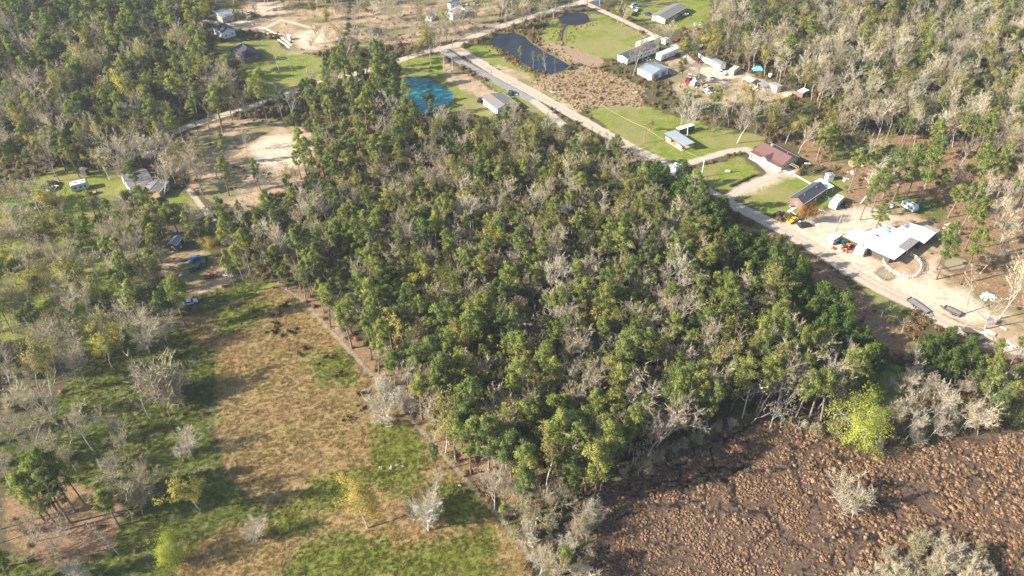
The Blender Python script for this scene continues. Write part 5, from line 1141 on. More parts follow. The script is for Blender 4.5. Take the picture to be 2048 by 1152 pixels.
# workshop with open carport half
def workshop():
    t, L_, Wd = gable('workshop', 'workshop', 'white metal workshop with blue-grey roof and blue carport frame', (1274.7,136.6), (1304,149.6), (1339.8,136.6), 3.3, 1.0, 'white', 'bluegrey', over=0.1, wins='', door=None)
    for s in (-1, 1):
        part('garage_door', MB().box(-1.2+s*2.5, 1.2+s*2.5, -Wd/2+0.02, -Wd/2+0.08, 0, 2.4) if False else MB().box(L_/2-0.12, L_/2+0.0, -1.3+s*2.6, 1.3+s*2.6, 0.02, 2.5), 'greymetal', t)
        part('garage_door', MB().box(-L_/2+0.0, -L_/2+0.12, -1.3+s*2.6, 1.3+s*2.6, 0.02, 2.5), 'greymetal', t)
    return t
workshop()
t = thing('carport', 'open blue steel carport at the right side of the workshop', 'carport', Wv(1338,152))
for dx, dy in ((0,0),(1.6,1.2),(-3.0,-1.6)): part('post', MB().box(dx-0.1, dx+0.1, dy-0.1, dy+0.1, 0, 3.0), 'blue', t)
part('beam', MB().tube((-3.0,-1.6,3.0), (0,0,3.1), 0.09, 0.09, 5), 'blue', t); part('beam', MB().tube((0,0,3.1), (1.6,1.2,3.0), 0.09, 0.09, 5), 'blue', t)
gable('mobile_home', 'mobile home', 'long cream mobile home with dark grey roof beside the bright lawn', (1319,93), (1255,118), (1238.2,107.3), 3.4, 0.8, 'cream', 'dshingle', over=0.15, wins='fblr', spacing=2.6, floor=0.7)
boxb('carport', 'carport', 'long white flat roofed shelter behind the cream mobile home', (1313,69.5), (1270.8,84.5), (1281,88.4), 3.0, 'cream', 'white', 0.1, wins='')
gable('mobile_home', 'mobile home', 'white mobile home with brown roof at the dirt yard', (1397,106.7), (1441,130), (1450.5,125), 3.2, 0.7, 'white', 'shingle', over=0.12, wins='fb', spacing=2.8, floor=0.5)
gable('mobile_home', 'mobile home', 'grey roofed mobile home with pinkish end wall at the top right', (1374.6,14), (1331,38.5), (1310,27), 3.3, 1.0, 'tan', 'shingle', over=0.2, wins='fb', spacing=3, floor=0.5)
def pav(t, L_, Wd):
    pass
t = canopy('pavilion', 'pavilion', 'open pavilion with blue-grey metal roof and white boarded railing', [(1328,266.5),(1370,290.8),(1390,285),(1350,259.8)], 3.0, 'bluegrey', True, 0.7, 0.12, 'dwood')
P4 = [Wv(1331,282)-t.location, Wv(1364,303)-t.location, Wv(1390,292)-t.location, Wv(1356,272)-t.location]
part('deck', MB().prism([(p.x, p.y) for p in P4], 0.0, 0.4), 'wood', t)
for a, b in (((1330,279),(1341,286)),((1352,293),(1363,301))):
    A_, B_ = Wv(*a)-t.location, Wv(*b)-t.location; d = (B_-A_).normalized()*0.0; part('railing', MB().slab([A_+Vector((0,0,1.5)), B_+Vector((0,0,1.5)), B_+Vector((0.12,0.1,1.5)), A_+Vector((0.12,0.1,1.5))], 1.1), 'white', t)
boxb('shed', 'shed', 'low white roofed open shed behind the metal pavilion', (1359.5,260.5), (1390.5,251), (1379,247), 2.6, 'dwood', 'white', 0.2, wins='')
gable('house', 'house', 'blue-grey roofed house with white end wall at the upper left', (471,58), (443.6,66), (422.8,54), 3.6, 1.6, 'white', 'dshingle', ridge='v', over=0.4, wins='lrfb', spacing=2.6)
hip('house', 'house', 'black hip roofed house on the lawn at the upper left', (459,99), (487,117), (528,108), 3.0, 3.2, 'brick', 'black_shingle')
gable('house', 'house', 'small tin roofed house with orange porch at the top left', (468,28), (443,35), (431,22), 3.2, 0.9, 'tan', 'greymetal', over=0.2, wins='fblr')
boxb('shed', 'shed', 'tiny white shed beside the sand pile at the upper left', (578,69), (573.5,71), (576,74), 2.2, 'white', 'white', 0.1, wins='')
gable('house', 'house', 'grey roofed house half hidden behind trees at the left', (305,358), (256,374), (240,351), 3.4, 1.8, 'white', 'greywood', over=0.4, wins='fblr')
gable('house_annex', 'annex', 'grey roofed annex with orange timber porch at the left house', (338,362), (318,385), (303,360), 3.0, 0.9, 'wood', 'greywood', over=0.2, wins='f')
gable('house', 'house', 'small house with pale metal roof among the left pines', (366,474), (352,491), (341,481), 3.0, 0.8, 'dwood', 'bluegrey', over=0.2, wins='fl')
gable('cottage', 'house', 'small white cottage with tan roof at the left edge', (2,516), (12,529), (-14,532), 2.8, 1.0, 'white', 'tan', over=0.2, wins='fr')
gable('house', 'house', 'white roofed house at the top beside the upper road', (915,13.3), (889,23.4), (901,30.5), 3.2, 1.0, 'white', 'white', ridge='u', over=0.3, wins='fblr')
gable('shed', 'shed', 'white shed with grey roof on the top edge above the white roofed house', (912,-2), (893,6), (898,10), 3.0, 0.8, 'white', 'greymetal', over=0.2, wins='f')
gable('shed', 'shed', 'small white shed left of the white roofed house at the top', (857,25), (849,31), (859,36), 2.6, 0.6, 'white', 'bluegrey', over=0.1, wins='f')
gable('house', 'house', 'grey roofed building on the top edge right of the mobile home', (1540,-4), (1496,-2), (1498,5), 3.2, 0.9, 'white', 'greymetal', over=0.2, wins='fb')
boxb('shed', 'shed', 'small brown shed with white framed roof at the edge of the wood', (1606.6,186), (1594.8,181), (1604,174.4), 2.6, 'brick', 'white', 0.15, wins='')
boxb('shed', 'shed', 'dark leaning shed in the shade above the aqua camper', (176,336), (170,341), (166,332), 2.6, 'dwood', 'greywood', 0.2, wins='')
gable('shed', 'shed', 'small white tent shed below the parked junk cars', (1366,184), (1372,190), (1382,181), 2.4, 0.7, 'white', 'white', over=0.05, wins='')
canopy('tarp_shelter', 'shelter', 'pale green tarp shelter at the left end of the cluttered trailer', [(1484,157),(1502,165.5),(1511.5,158.5),(1496,150)], 2.6, 'mint', True, 0.2, 0.04)
canopy('tarp_shelter', 'shelter', 'blue-grey tarp shelter in the middle of the cluttered trailer', [(1515,166),(1526,174),(1537.5,168.5),(1530,161)], 2.8, 'bluegrey', True, 0.1, 0.04)
boxb('mobile_home', 'mobile home', 'short white trailer home beside the tarp shelters', (1538.8,167), (1554.5,174.5), (1560,168.5), 2.9, 'white', 'rusty', 0.1, wins='f')
t = thing('tent', 'light blue pointed tent at the edge of the wood', 'tent', Wv(1515,144)); part('canopy', MB().add([(-2.6,-1.4,1.2),(2.6,-1.4,1.2),(2.6,1.6,1.2),(-2.6,1.6,1.2),(-0.8,0.1,3.0),(0.9,0.1,3.0)], [(0,1,5,4),(2,3,4,5),(1,2,5),(3,0,4),(3,2,1,0)]), 'azure', t)
for x, y in ((-2.5,-1.3),(2.5,-1.3),(2.5,1.5),(-2.5,1.5)): part('pole', MB().box(x-0.04, x+0.04, y-0.04, y+0.04, 0, 1.19), 'white', t)
# ------------------------------------------------------------------ vehicles
WHEELM = {}
def wheel_parts(t, xs_, yw, r=0.36):
    key = round(r, 2)
    if key not in WHEELM: WHEELM[key] = (MB().tube((0,-0.12,0), (0,0.12,0), r, r, 14).mesh('wheel', M['tyre']), MB().tube((0,-0.14,0), (0,0.14,0), r*0.55, r*0.55, 10).mesh('rim', M['rim']))
    for x in xs_:
        for s in (-1, 1):
            o = part('wheel', None, None, t, mesh=WHEELM[key][0]); o.location = (x, s*yw, r); q_ = part('rim', None, None, o, mesh=WHEELM[key][1])
def heading(p, q_): a, b = Wv(*p), Wv(*q_); return math.atan2(b.y-a.y, b.x-a.x)
def car(label, px, py, tx, ty, mat, kind='car', group=None, cat=None, scale=1.0, name=None):
    t = thing(name or {'car': 'parked_car', 'pickup': 'pickup_truck', 'suv': 'parked_suv', 'van': 'parked_van'}[kind], label, cat or {'car': 'car', 'pickup': 'pickup truck', 'suv': 'car', 'van': 'van'}[kind], Wv(px, py), heading((px, py), (tx, ty)), group)
    t.scale = (scale,)*3; hw = 0.9
    prof = {'car': [(-2.2,0.35),(2.2,0.35),(2.25,0.65),(2.1,0.82),(1.0,0.95),(-1.5,1.0),(-2.2,0.92)], 'suv': [(-2.3,0.4),(2.3,0.4),(2.35,0.8),(2.15,1.0),(1.1,1.12),(-2.3,1.15)],
            'pickup': [(-2.7,0.5),(2.6,0.5),(2.65,0.9),(2.45,1.12),(1.3,1.2),(-0.55,1.2),(-0.56,0.75),(-2.55,0.75),(-2.56,1.15),(-2.7,1.15)], 'van': [(-2.5,0.4),(2.5,0.4),(2.55,0.9),(2.0,1.2),(-2.5,1.3)]}[kind]
    part('body', MB().profile(prof, -hw, hw), mat, t)
    cab = {'car': [(-1.7,0.96),(1.05,0.92),(0.35,1.42),(-1.0,1.44)], 'suv': [(-2.25,1.1),(1.15,1.08),(0.5,1.68),(-2.0,1.72)], 'pickup': [(-0.5,1.15),(1.35,1.15),(0.75,1.78),(-0.35,1.8)], 'van': [(-2.45,1.25),(2.0,1.15),(1.2,2.0),(-2.4,2.05)]}[kind]
    part('windows', MB().profile(cab, -hw+0.1, hw-0.1), 'glass', t)
    (x0, z0), (x1, z1) = cab[3], cab[2]; part('roof', MB().box(x0-0.05, x1+0.05, -hw+0.13, hw-0.13, max(z0, z1)-0.03, max(z0, z1)+0.04), mat, t)
    for s in (-1, 1): part('headlight', MB().box(prof[1][0]-0.04, prof[2][0]+0.02, s*0.62-0.16, s*0.62+0.16, prof[1][1]+0.2, prof[1][1]+0.36), 'white', t)
    if kind == 'pickup':
        for s in (-1, 1): part('bed_side', MB().box(-2.56, -0.56, s*(hw-0.04)-0.035, s*(hw-0.04)+0.035, 0.75, 1.17), mat, t)
    wheel_parts(t, (-1.4, 1.4) if kind != 'pickup' else (-1.7, 1.75), hw-0.08); return t
def camper(label, a, b, mat='white', width=2.4, h=2.9, fifth=False, name='camper_trailer', ac=2):
    A_, B_ = Wv(*a), Wv(*b); c = (A_+B_)/2; ln = (B_-A_).length; t = thing(name, label, 'camper', c, heading(a, b)); hl = ln/2; hw = width/2
    prof = [(-hl,0.55),(hl-0.5,0.55),(hl,1.3),(hl-0.15,h-0.5),(hl-0.7,h),(-hl+0.3,h),(-hl,h-0.35)] if not fifth else [(-hl,0.6),(hl-2.4,0.6),(hl-2.2,1.5),(hl,1.6),(hl-0.2,h-0.3),(hl-0.6,h),(-hl+0.2,h),(-hl,h-0.3)]
    part('body', MB().profile(prof, -hw, hw), mat, t)
    part('roof', MB().box(-hl+0.35, hl-0.75, -hw+0.06, hw-0.06, h+0.002, h+0.04), 'white', t)
    for i in range(ac): part('roof_vent', MB().box(-hl*0.5+i*hl*0.8, -hl*0.5+i*hl*0.8+0.8, -0.35, 0.35, h+0.04, h+0.28), 'greymetal', t)
    for s in (-1, 1):
        for x in (-hl*0.55, 0.1, hl*0.5):
            w_ = part('window', MB().box(x-0.45, x+0.45, s*hw-0.03, s*hw+0.03, 1.4, 2.1), 'greymetal', t); part('pane', MB().box(x-0.38, x+0.38, s*hw-0.045, s*hw+0.045, 1.47, 2.03), 'glass', w_)
        part('stripe', MB().box(-hl+0.1, hl-0.6 if not fifth else hl-2.5, s*hw-0.012, s*hw+0.012, 0.95, 1.1), 'greymetal', t)
    part('door', MB().box(0.8, 1.4, -hw-0.03, -hw+0.01, 0.6, 2.3), 'cream', t)
    part('hitch', MB().tube((hl-0.3,0.5,0.55), (hl+1.0,0,0.5), 0.06, 0.05, 5).tube((hl-0.3,-0.5,0.55), (hl+1.0,0,0.5), 0.06, 0.05, 5), 'dwood', t); wheel_parts(t, (-0.5, 0.35), hw-0.1, 0.34); return t
def flatbed(label, a, b, deck='greywood', width=2.3, name='flatbed_trailer', side=0.0, loc_z=0.75):
    A_, B_ = Wv(*a, loc_z), Wv(*b, loc_z); c = (A_+B_)/2; c.z = 0; ln = (B_-A_).length; t = thing(name, label, 'trailer', c, heading(a, b)); hl = ln/2; hw = width/2
    n = 8
    for i in range(n): part('plank', MB().box(-hl+0.1, hl-0.1, -hw+0.08+i*(width-0.16)/n+0.015, -hw+0.08+(i+1)*(width-0.16)/n-0.015, 0.66, 0.72+0.01*(i%2)), deck, t)
    fr = MB()
    for s in (-1, 1): fr.box(-hl, hl, s*hw-0.06, s*hw+0.06, 0.5, 0.76+side)
    fr.box(-hl, -hl+0.1, -hw, hw, 0.5, 0.76+side).box(hl-0.1, hl, -hw, hw, 0.5, 0.76+side); part('frame', fr, 'dwood', t)
    part('tongue', MB().tube((-hl,0.8,0.55), (-hl-1.6,0,0.5), 0.08, 0.07, 4).tube((-hl,-0.8,0.55), (-hl-1.6,0,0.5), 0.08, 0.07, 4), 'dwood', t)
    part('ramp', MB().box(hl+0.02, hl+0.14, -hw+0.1, hw-0.1, 0.1, 1.1), 'dwood', t); wheel_parts(t, (0.3, 1.15), hw+0.16, 0.36); return t
def boat(label, a, b, mat='white'):
    A_, B_ = Wv(*a), Wv(*b); c = (A_+B_)/2; ln = max((B_-A_).length, 4.5); t = thing('boat', label, 'boat', c, heading(a, b)); h = ln/2; o = [(-h,0.8),(h*0.3,0.95),(h*0.8,0.5),(h,0),(h*0.8,-0.5),(h*0.3,-0.95),(-h,-0.8)]; inn = [(x*0.88-0.05, y*0.78) for x, y in o]; n = len(o)
    vs = [(x*0.9, y*0.5, 0.5) for x, y in o]+[(x, y, 1.25) for x, y in o]+[(x, y, 1.25) for x, y in inn]+[(x, y, 0.85) for x, y in inn]
    fs = [tuple(range(n))]+[(k*n+i, k*n+(i+1)%n, (k+1)*n+(i+1)%n, (k+1)*n+i) for k in range(3) for i in range(n)]+[tuple(range(3*n, 4*n))]
    part('hull', MB().add(vs, fs), mat, t); part('console', MB().box(-0.4, 0.3, -0.35, 0.35, 0.86, 1.7), 'cream', t); part('seat', MB().box(-h*0.7, -h*0.7+0.4, -0.6, 0.6, 0.86, 1.15), 'greymetal', t)
    part('outboard_motor', MB().box(-h-0.4, -h-0.02, -0.2, 0.2, 0.6, 1.6), 'black', t); part('trailer_frame', MB().tube((-h,0.5,0.45), (h,0.1,0.45), 0.05, 0.05, 4).tube((-h,-0.5,0.45), (h,-0.1,0.45), 0.05, 0.05, 4), 'greymetal', t); wheel_parts(t, (-0.6,), 0.85, 0.3); return t
car('black sedan parked nearest the brick house path', 1560, 431, 1572, 429, 'black', 'car'); car('bright yellow pickup truck parked by the brick house', 1585, 443.5, 1594, 439, 'yel', 'pickup', scale=0.9); car('black car parked at the right end of the row by the brick house', 1609, 453.5, 1624, 451, 'black', 'suv')
car('dark green SUV parked behind the grey roofed house', 1021, 188, 1023, 181, 'green', 'suv'); car('dark car under the left eave of the grey roofed house', 961, 202, 964, 198, 'black', 'car')
car('white pickup truck at the end of the dirt yard', 1441, 148, 1430, 143.5, 'white', 'pickup'); car('dark red car on the dirt yard beside the white mobile home', 1396, 123, 1404, 126, 'dred', 'car'); car('red pickup truck among the junk cars', 1375, 163, 1378, 156, 'red', 'pickup')
car('pale green pickup truck in the row of junk cars', 1388, 158, 1388.5, 152, 'mint', 'pickup', scale=0.9); car('black junk car with open bonnet in the yard row', 1398, 155, 1400, 150, 'black', 'suv'); car('white car standing alone right of the junk cars', 1421, 158, 1418, 153, 'white', 'car')
car('silver car at the left of the junk car row', 1379, 154, 1380, 149, 'silverp', 'car'); car('dark car at the edge of the wood beside the white boat', 1386, 93.5, 1393, 91, 'navy', 'car'); car('dark red car behind the bend of the yard road', 1357, 81, 1363, 79, 'dred', 'car'); car('silver junk car in the lower yard', 1415, 186, 1421, 189, 'silverp', 'car'); car('black junk car in the lower yard', 1424, 181, 1429, 184, 'black', 'car', scale=0.9)
car('white van on the lawn left of the top right mobile home', 1269, 14, 1274, 12.5, 'white', 'van'); car('black pickup truck on the lawn by the top right mobile home', 1268, 30, 1271, 26, 'black', 'pickup'); car('dark blue truck with trailer left of the top right mobile home', 1297, 31, 1290, 29, 'navy', 'pickup'); car('pink-white old truck behind the black pickup', 1273, 22, 1276, 18, 'silverp', 'pickup')
car('blue pickup truck with white roof at the left lawn', 99, 374, 106, 370, 'navy', 'pickup', scale=1.2); car('small white car beside the blue pickup truck', 106, 379, 111, 376, 'white', 'car'); car('blue car in the shade of the left pines', 391, 521, 397, 517, 'blue', 'car'); car('dark green van beside the blue car', 409, 526, 410, 518, 'green', 'van')
car('dark pickup truck below the blue car', 394, 540, 399, 538, 'black', 'pickup', scale=0.9); car('red and white truck under the bare trees', 423, 556, 432, 555, 'dred', 'pickup', scale=0.8); car('grey car at the shaded edge below the dirt yard', 381, 607, 388, 605, 'silverp', 'car'); car('white car on the top left yard', 498, 27, 501, 23, 'white', 'car'); car('dark green car on the top left yard', 510, 33, 514, 31, 'green', 'car')
car('dark truck in the wood left of the evergreens', 1283, 387, 1289, 391, 'green', 'pickup'); car('white car near the white roofed house at the top', 928, 10, 934, 11, 'white', 'car'); car('black and white car right of the white roofed house', 949, 11, 957, 12, 'silverp', 'car'); car('dark car on the top edge by the grey roofed building', 1558, 14, 1562, 12, 'black', 'car')
camper('long white fifth wheel camper between mobile home and workshop', (1316,122), (1352,107), fifth=True, h=3.5, width=3.2, ac=3); camper('white camper trailer right of the white mobile home', (1461,151), (1473,142), h=2.8); camper('white camper parked beside the brick house', (1663,419), (1679,402), h=2.9, width=2.7)
camper('white and aqua camper on the left lawn', (145,383), (180,374), 'tank', h=3.2, width=2.9); camper('white camper half hidden by the evergreens at the road', (1343,353), (1356,338), h=3.0, width=2.7); camper('old grey camper in the shade behind the barn', (1806,411), (1830,427), 'tank', h=2.8); camper('long white horse trailer at the left end of the barn', (1658,489), (1677,478), h=2.6, width=2.2, name='horse_trailer', ac=0)
camper('large white box trailer with grille in front of the barn', (1715,512), (1731,497), h=3.2, width=3.0, name='box_trailer', ac=1); camper('small white trailer below the red pickup truck', (1383,174), (1390,168), h=2.3, width=2.2, name='cargo_trailer', ac=0)
camper('round fronted white camper behind the cream mobile home', (1326,90), (1336,84), h=2.6, name='camper_trailer', ac=1)
flatbed('long grey flatbed trailer at the roadside near the right edge', (1857,624), (1819,597)); flatbed('short grey utility trailer right of the long flatbed', (1889,614), (1921,629), side=0.35, name='utility_trailer', width=2.0); flatbed('dark rusty flatbed trailer beside the evergreen patch', (1928,656), (1968,680), 'dwood', 2.6)
flatbed('flat trailer with pale boards beside the aqua camper', (163,389), (192,383), 'wood', 1.8)
flatbed('black trailer on the bright grass at the left', (190,412), (194,400), 'dwood', 2.2, side=0.5)
boat('white boat beside the dark car at the yard', (1398,98), (1404,94)); boat('pale boat on a trailer right of the top right mobile home', (1363,34), (1377,31), 'cream')
def tractor(label, px, py, tx, ty, mat='red', s=1.0, name='tractor'):
    t = thing(name, label, 'tractor', Wv(px, py), heading((px, py), (tx, ty))); t.scale = (s,)*3
    part('hood', MB().profile([(0.1,0.7),(1.9,0.7),(1.9,1.25),(0.2,1.35)], -0.38, 0.38), mat, t); part('seat', MB().box(-0.7, -0.2, -0.25, 0.25, 0.9, 1.3), 'black', t); part('canopy', MB().box(-1.0, 0.2, -0.6, 0.6, 2.05, 2.12).box(-0.9,-0.82,-0.5,-0.42,0.9,2.04).box(-0.9,-0.82,0.42,0.5,0.9,2.04), mat, t)
    for s_ in (-1, 1):
        for x, r in ((-0.6, 0.75), (1.5, 0.42)): o = part('wheel', MB().tube((0,-0.17,0), (0,0.17,0), r, r, 14), 'tyre', t); o.location = (x, s_*0.8, r); part('rim', MB().tube((0,-0.19,0), (0,0.19,0), r*0.5, r*0.5, 10), mat, o)
    return t
tractor('red tractor beside the white box trailer', 1748, 508, 1754, 512, s=1.15); tractor('orange-red rusty tractor among machinery left of the barn', 1695, 497, 1700, 493, 'orange'); tractor('red ride-on mower by the road at the bright lawn', 1283, 66, 1288, 65, 'red', 0.9, 'ride_on_mower'); tractor('small quad bike between the yellow pickup and the black car', 1599, 449.5, 1603, 448, 'silverp', 0.75, 'quad_bike'); tractor('dark machine left of the orange-red tractor', 1688, 490, 1684, 487, 'green')
# heaps of debris: a few dozen bent sheets and boxes each
def heap(name, label, px, py, mats, n=14, rad=1.6, size=0.7, cat='debris', h=0.5):
    r = random.Random(px*7+py); t = thing(name, label, cat, Wv(px, py)); by_ = {}
    for i in range(n):
        a = r.uniform(0, 6.28); d = rad*math.sqrt(r.random()); m_ = by_.setdefault(r.choice(mats), MB()); x, y = math.cos(a)*d, math.sin(a)*d*0.8; s1 = size*r.uniform(0.3, 1.2); s2 = size*r.uniform(0.2, 0.7); z = r.uniform(0.05, h*(1.2-d/rad*0.8))
        q_ = Vector((math.cos(a*3), math.sin(a*3), r.uniform(-0.3,0.3))); p2 = q_.cross(Vector((0,0,1))).normalized()
        c_ = Vector((x, y, z)); m_.slab([c_-q_*s1-p2*s2, c_+q_*s1-p2*s2, c_+q_*s1+p2*s2, c_-q_*s1+p2*s2], r.uniform(0.05, h*0.5))
    for k, m_ in by_.items(): part('debris', m_, k, t)['kind'] = 'stuff'
    return t
heap('debris_pile', 'scattered heap of white debris on the orange ground near the right edge', 1975, 594, ['white'], 46, 2.6, 0.45, h=0.35); heap('scrap_pile', 'red and black scrap heap between horse trailer and barn', 1693, 500, ['red', 'black', 'greymetal', 'orange', 'wood'], 26, 2.6, 0.5); heap('red_scrap', 'bright red scrap in front of the horse trailer', 1668, 497, ['red'], 9, 0.9, 0.5, h=0.4)
heap('lumber_pile', 'pale lumber stack beside the dark rusty flatbed', 1978, 669, ['wood', 'cream'], 14, 2.2, 1.2); heap('junk_pile', 'junk heap in the middle of the lower yard', 1432, 187, ['white', 'silverp', 'black', 'greymetal'], 22, 3.0, 0.6); heap('junk_pile', 'row of junk under the junk cars', 1404, 172, ['white', 'black', 'greymetal', 'wood'], 26, 4.0, 0.6); heap('junk_pile', 'pale boards and junk in front of the tarp shelters', 1512, 180, ['wood', 'cream', 'white', 'dred'], 26, 4.0, 0.6)
heap('junk_pile', 'junk heap at the front of the cream mobile home', 1250, 122, ['white', 'cream', 'greymetal', 'wood'], 30, 3.2, 0.6, h=0.9); heap('junk_pile', 'junk lined along the camper side of the cream mobile home', 1290, 118, ['wood', 'white', 'greymetal'], 26, 3.6, 0.5); heap('junk_pile', 'motorbikes and pots against the brick house wall', 1584, 412, ['black', 'silverp', 'dred', 'wood'], 20, 1.8, 0.4)
heap('junk_pile', 'dark and blue junk at the right wall of the brick house', 1652, 395, ['azure', 'silverp', 'navy'], 18, 1.8, 0.4); heap('sand_heap_boards', 'board pile on the sandy strip below the brick house', 1640, 422, ['wood', 'cream', 'white'], 12, 1.8, 0.5, h=0.25); heap('tarp_pile', 'bright blue tarp heap in front of the grey roofed house', 994, 239, ['blue', 'azure'], 12, 1.5, 0.6); heap('junk_pile', 'white tank and box behind the dark green SUV', 1031, 191, ['white'], 7, 0.9, 0.5, h=0.9)
heap('rock_pile', 'pale rocks on the brush strip left of the top junction', 683, 78, ['concrete', 'greymetal'], 22, 3.6, 0.6); heap('burn_pile', 'charred branch pile in the middle of the sandy clearing', 526, 352, ['black', 'dwood', 'greywood'], 40, 3.6, 0.6, h=0.8); heap('burn_pile', 'small dark pile near the top of the sandy clearing', 468, 335, ['black', 'dwood'], 9, 1.0, 0.4); heap('brush_pile', 'heap of dark branches at the left end of the bright grass', 82, 413, ['dwood', 'greywood', 'silverp'], 26, 2.6, 0.6, h=0.8)
heap('log_pile', 'dark log pile under the left pines', 205, 510, ['dwood', 'tan'], 22, 3.4, 0.8, h=0.8); heap('dirt_mound', 'big tan earth mounds beside the shaded orange ground', 1712, 330, ['tan', 'wood'], 18, 3.0, 1.3, h=1.0); heap('dirt_mound', 'smaller tan earth mound below the big ones', 1702, 345, ['tan'], 7, 1.3, 0.8, h=0.7); heap('boulder_heap', 'tan boulder in the green grass beside the thicket', 1272, 186, ['tan'], 6, 0.9, 0.8, h=0.9)
heap('junk_pile', 'dark scrap in the green grass below the boulder', 1258, 206, ['greymetal', 'dwood'], 14, 2.2, 0.6); heap('junk_pile', 'white sheets beside the main road opposite the grey roofed house', 1109, 184, ['white', 'cream'], 8, 1.6, 0.6, h=0.3); heap('junk_pile', 'orange and white equipment under the left pines', 350, 553, ['orange', 'white', 'red'], 14, 1.8, 0.5, h=0.8); heap('junk_pile', 'white sheet metal beside the workshop', 1316, 168, ['white', 'bluegrey'], 7, 1.8, 0.9, h=0.25)
heap('junk_pile', 'white blocks behind the small white shed', 1690, 360, ['white', 'cream'], 7, 1.5, 0.6, h=0.25); heap('junk_pile', 'boats and junk under the trees right of the top right home', 1396, 49, ['silverp', 'cream', 'greymetal'], 14, 3.0, 0.7); heap('junk_pile', 'pale scrap behind the right end of the barn', 1900, 455, ['cream', 'white', 'wood'], 18, 2.8, 0.7); heap('junk_pile', 'blue and dark barrels behind the barn', 1871, 447, ['blue', 'navy'], 7, 1.0, 0.4, h=0.8)
heap('junk_pile', 'dark scrap beside the old grey camper', 1786, 413, ['black', 'greymetal', 'silverp'], 16, 1.8, 0.6, h=0.9); heap('junk_pile', 'grey sheets in the wood right of the top right home', 1471, 52, ['silverp', 'white'], 8, 1.6, 0.8, h=1.2); heap('lumber_pile', 'pale boards under the bare trees of the left pine yard', 459, 549, ['white'], 4, 1.2, 1.2); heap('junk_pile', 'white crate left of the footpath shadow', 921, 970, ['white', 'black'], 5, 0.6, 0.35, h=0.5)
# a few separate small things
for lab, a, b in (('long white pipe left of its twin near the right edge', (2005,687), (2024,698)), ('long white pipe right of its twin near the right edge', (2012,684), (2031,696)), ('short white beam on the orange ground near the right edge', (2000,655), (2012,660))):
    A_, B_ = Wv(*a), Wv(*b); single('white_beam', MB().tube((0,0,0.3), (B_-A_)+Vector((0,0,0.3)), 0.25, 0.25, 8), 'white', lab, 'beam', A_)
t = thing('solar_panel', 'blue-grey tilted panel on a post near the right edge', 'panel', Wv(1978,650)); part('panel', MB().slab([(-0.9,-0.7,1.6),(0.9,-0.7,1.6),(0.9,0.7,2.5),(-0.9,0.7,2.5)], 0.08), 'bluegrey', t); part('post', MB().tube((0,0,0), (0,0,2.0), 0.08, 0.08, 6), 'dred', t)
t = thing('swing_frame', 'yellow timber swing frame beside the maroon roofed house', 'swing frame', Wv(1584,342), heading((1578,335), (1592,342)))
for s in (-1.9, 1.9):
    for y in (-0.9, 0.9): part('leg', MB().tube((s,y,0), (s,y*0.6,2.6), 0.1, 0.1, 5), 'wood', t)
for y in (-0.55, 0.55): part('beam', MB().tube((-2.1,y,2.6), (2.1,y,2.6), 0.11, 0.11, 5), 'wood', t)
single('concrete_slab', MB().prism([(x-W(1585,342)[0], y-W(1585,342)[1]) for x, y in poly_w([(1560,338),(1577,334),(1590,345),(1578,351)])], -0.02, 0.06), 'concrete', 'pale concrete slab at the corner of the maroon roofed house', 'slab', W(1585,342))
def path(label, pts, wd, nm='concrete_path'):
    P = [Wv(*p) for p in pts]; c = P[0]; m_ = MB()
    for a, b in zip(P[:-1], P[1:]): d = (b-a).normalized(); n_ = Vector((-d.y, d.x, 0))*wd/2; m_.slab([a-c-n_+Vector((0,0,0.05)), b-c-n_+Vector((0,0,0.05)), b-c+n_+Vector((0,0,0.05)), a-c+n_+Vector((0,0,0.05))], 0.12)
    o = part(nm, m_, 'concrete', None); o.location = c; o['kind'] = 'structure'
path('', [(1588,348),(1622,368)], 0.9); path('', [(1577,424),(1592,412)], 1.3); path('', [(1582,423),(1593,430)], 0.6); path('', [(523,62),(548,73),(572,90),(578,96)], 1.0, 'twin_driveway_strip'); path('', [(533,58),(554,69),(574,84),(582,92)], 1.0, 'twin_driveway_strip'); path('', [(518,59),(531,56)], 2.4, 'concrete_pad')
def pole(label, px, py, h, lean=(0,0), mat='polewood', arm=True, box=False, r=0.17):
    t = thing('utility_pole', label, 'pole', Wv(px, py)); t.rotation_euler = (-math.radians(lean[1]), math.radians(lean[0]), 0)
    part('shaft', MB().tube((0,0,-0.3), (0,0,h), r, r*0.65, 8), mat, t)
    if arm: part('crossarm', MB().box(-0.9, 0.9, -0.06, 0.06, h-0.7, h-0.55), mat, t)
    if box: part('transformer', MB().tube((0.3,0,h-1.9), (0.3,0,h-0.9), 0.28, 0.28, 10), 'greymetal', t)
    return t
pole('pale utility pole on the front lawn with a grey transformer', 1402.5, 355, 8.8, (0,0), 'white', True, True, 0.2); pole('leaning timber pole beside the horse trailer', 1667, 473, 11, (4,0), 'polewood', False, False, 0.22); pole('thin timber pole on the lawn left of the pavilion', 1287, 287, 7.5); pole('thin timber pole beside the brown thicket', 1172, 219, 7.5); pole('thin timber pole in front of the grey roofed house', 992, 262, 8.5)
pole('thin white pole near the sandy strip behind the turquoise pond', 905, 140, 6.5, (0,0), 'white', False, False, 0.1); pole('thin pole at the road beyond the long dark pond', 1060, 50, 7.0); pole('pole among flatbeds near the right edge', 2007, 706, 8.0, (6,0), 'polewood', False)
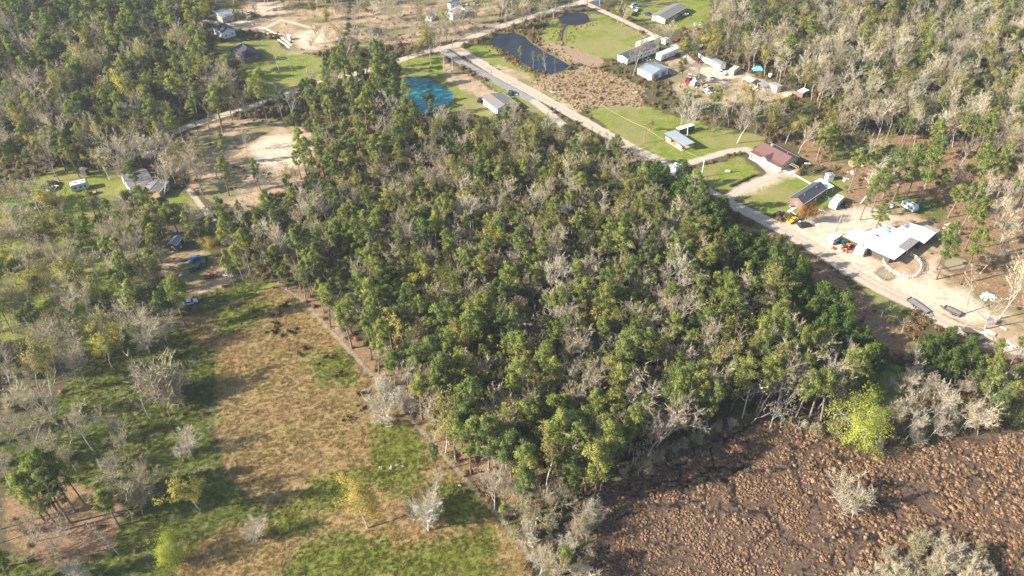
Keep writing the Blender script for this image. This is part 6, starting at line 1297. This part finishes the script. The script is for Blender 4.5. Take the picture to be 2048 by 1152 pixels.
def wire(label, pts):
    P = [Wv(a, b, 0)+Vector((0,0,h)) for a, b, h in pts]; c = P[0]; m_ = MB()
    for a, b in zip(P[:-1], P[1:]):
        pr = a
        for k in range(1, 9):
            s = k/8; q_ = a.lerp(b, s)-Vector((0,0,4*s*(1-s)*1.2)); m_.tube(pr-c, q_-c, 0.028, 0.028, 3, False); pr = q_
    single('power_line', m_, 'wire', label, 'power line', c)
wire('power line strung from the thicket pole past the pavilion to the pale pole', [(1172,219,7.3),(1287,287,7.3),(1402.5,355,8.2)]); wire('power line running up to the grey roofed house pole from the thicket pole', [(1172,219,7.1),(992,262,8.0)])
single('mailbox_board', MB().box(-0.9, 0.9, -0.25, 0.25, 0.0, 0.8), 'cream', 'small white bench on the lawn right of the pale pole', 'bench', Wv(1455,344)); single('marker_post', MB().tube((0,0,0), (0,0,1.9), 0.1, 0.1, 6).box(-0.25,0.25,-0.05,0.05,1.5,1.7), 'yel', 'yellow marker post at the roadside right of the pale pole', 'post', Wv(1413,362))
single('water_tank', MB().tube((0,0,0), (0,0,1.5), 0.9, 0.9, 14).dome(0,0,1.5,0.9,0.9,0.3), 'white', 'round white tank in the wood behind the tarp shelters', 'tank', Wv(1540,154)); single('water_tank', MB().tube((0,0,0), (0,0,0.8), 2.0, 1.9, 18), 'tan', 'low round pinkish tub beside the small brown shed', 'tub', Wv(1575,190))
single('trash_bin', MB().box(-0.9,0.9,-0.8,0.8,0,1.6).box(-0.95,0.95,-0.85,0.85,1.6,1.7), 'blue', 'blue dumpster at the top road fork', 'dumpster', Wv(1194,7)); single('propane_tank', MB().tube((-1.1,0,0.7), (1.1,0,0.7), 0.5, 0.5, 12).box(-0.8,-0.6,-0.4,0.4,0,0.4).box(0.6,0.8,-0.4,0.4,0,0.4), 'white', 'white gas tank beside the swing frame', 'gas tank', Wv(1613,331))
# trimmed hedge row on the front lawn
h0, h1 = Wv(1460,374), Wv(1508,352); t = thing('hedge', 'low clipped green hedge between lawn and sandy drive', 'hedge', h0); rng = np.random.RandomState(77); dl = h1-h0
cl = [(tuple(dl*(i/34)+Vector((rng.normal()*0.15, rng.normal()*0.15, 0.45))), rng.uniform(0.45, 0.65)) for i in range(35)]; c_, o_, t_ = clumps_to_tris(cl, 150, rng, 0.9)
o = bpy.data.objects.new('foliage', tri_cloud('foliage', c_, o_, 0.15, 'cedar', t_, 0.5, 1.1, rng)); C.objects.link(o); o.parent = t
# clouds of air: thin haze
mh, t_, oh = newmat('haze'); pv_ = N(t_, 'ShaderNodeVolumePrincipled'); pv_.inputs['Color'].default_value = (0.80, 0.88, 1.0, 1); pv_.inputs['Density'].default_value = 0.00010; pv_.inputs['Anisotropy'].default_value = 0.2; L(t_, pv_.outputs[0], oh.inputs['Volume'])
o = part('haze', MB().box(-900, 900, -60, 1400, -2.8, 175), mh, None); o['kind'] = 'stuff'
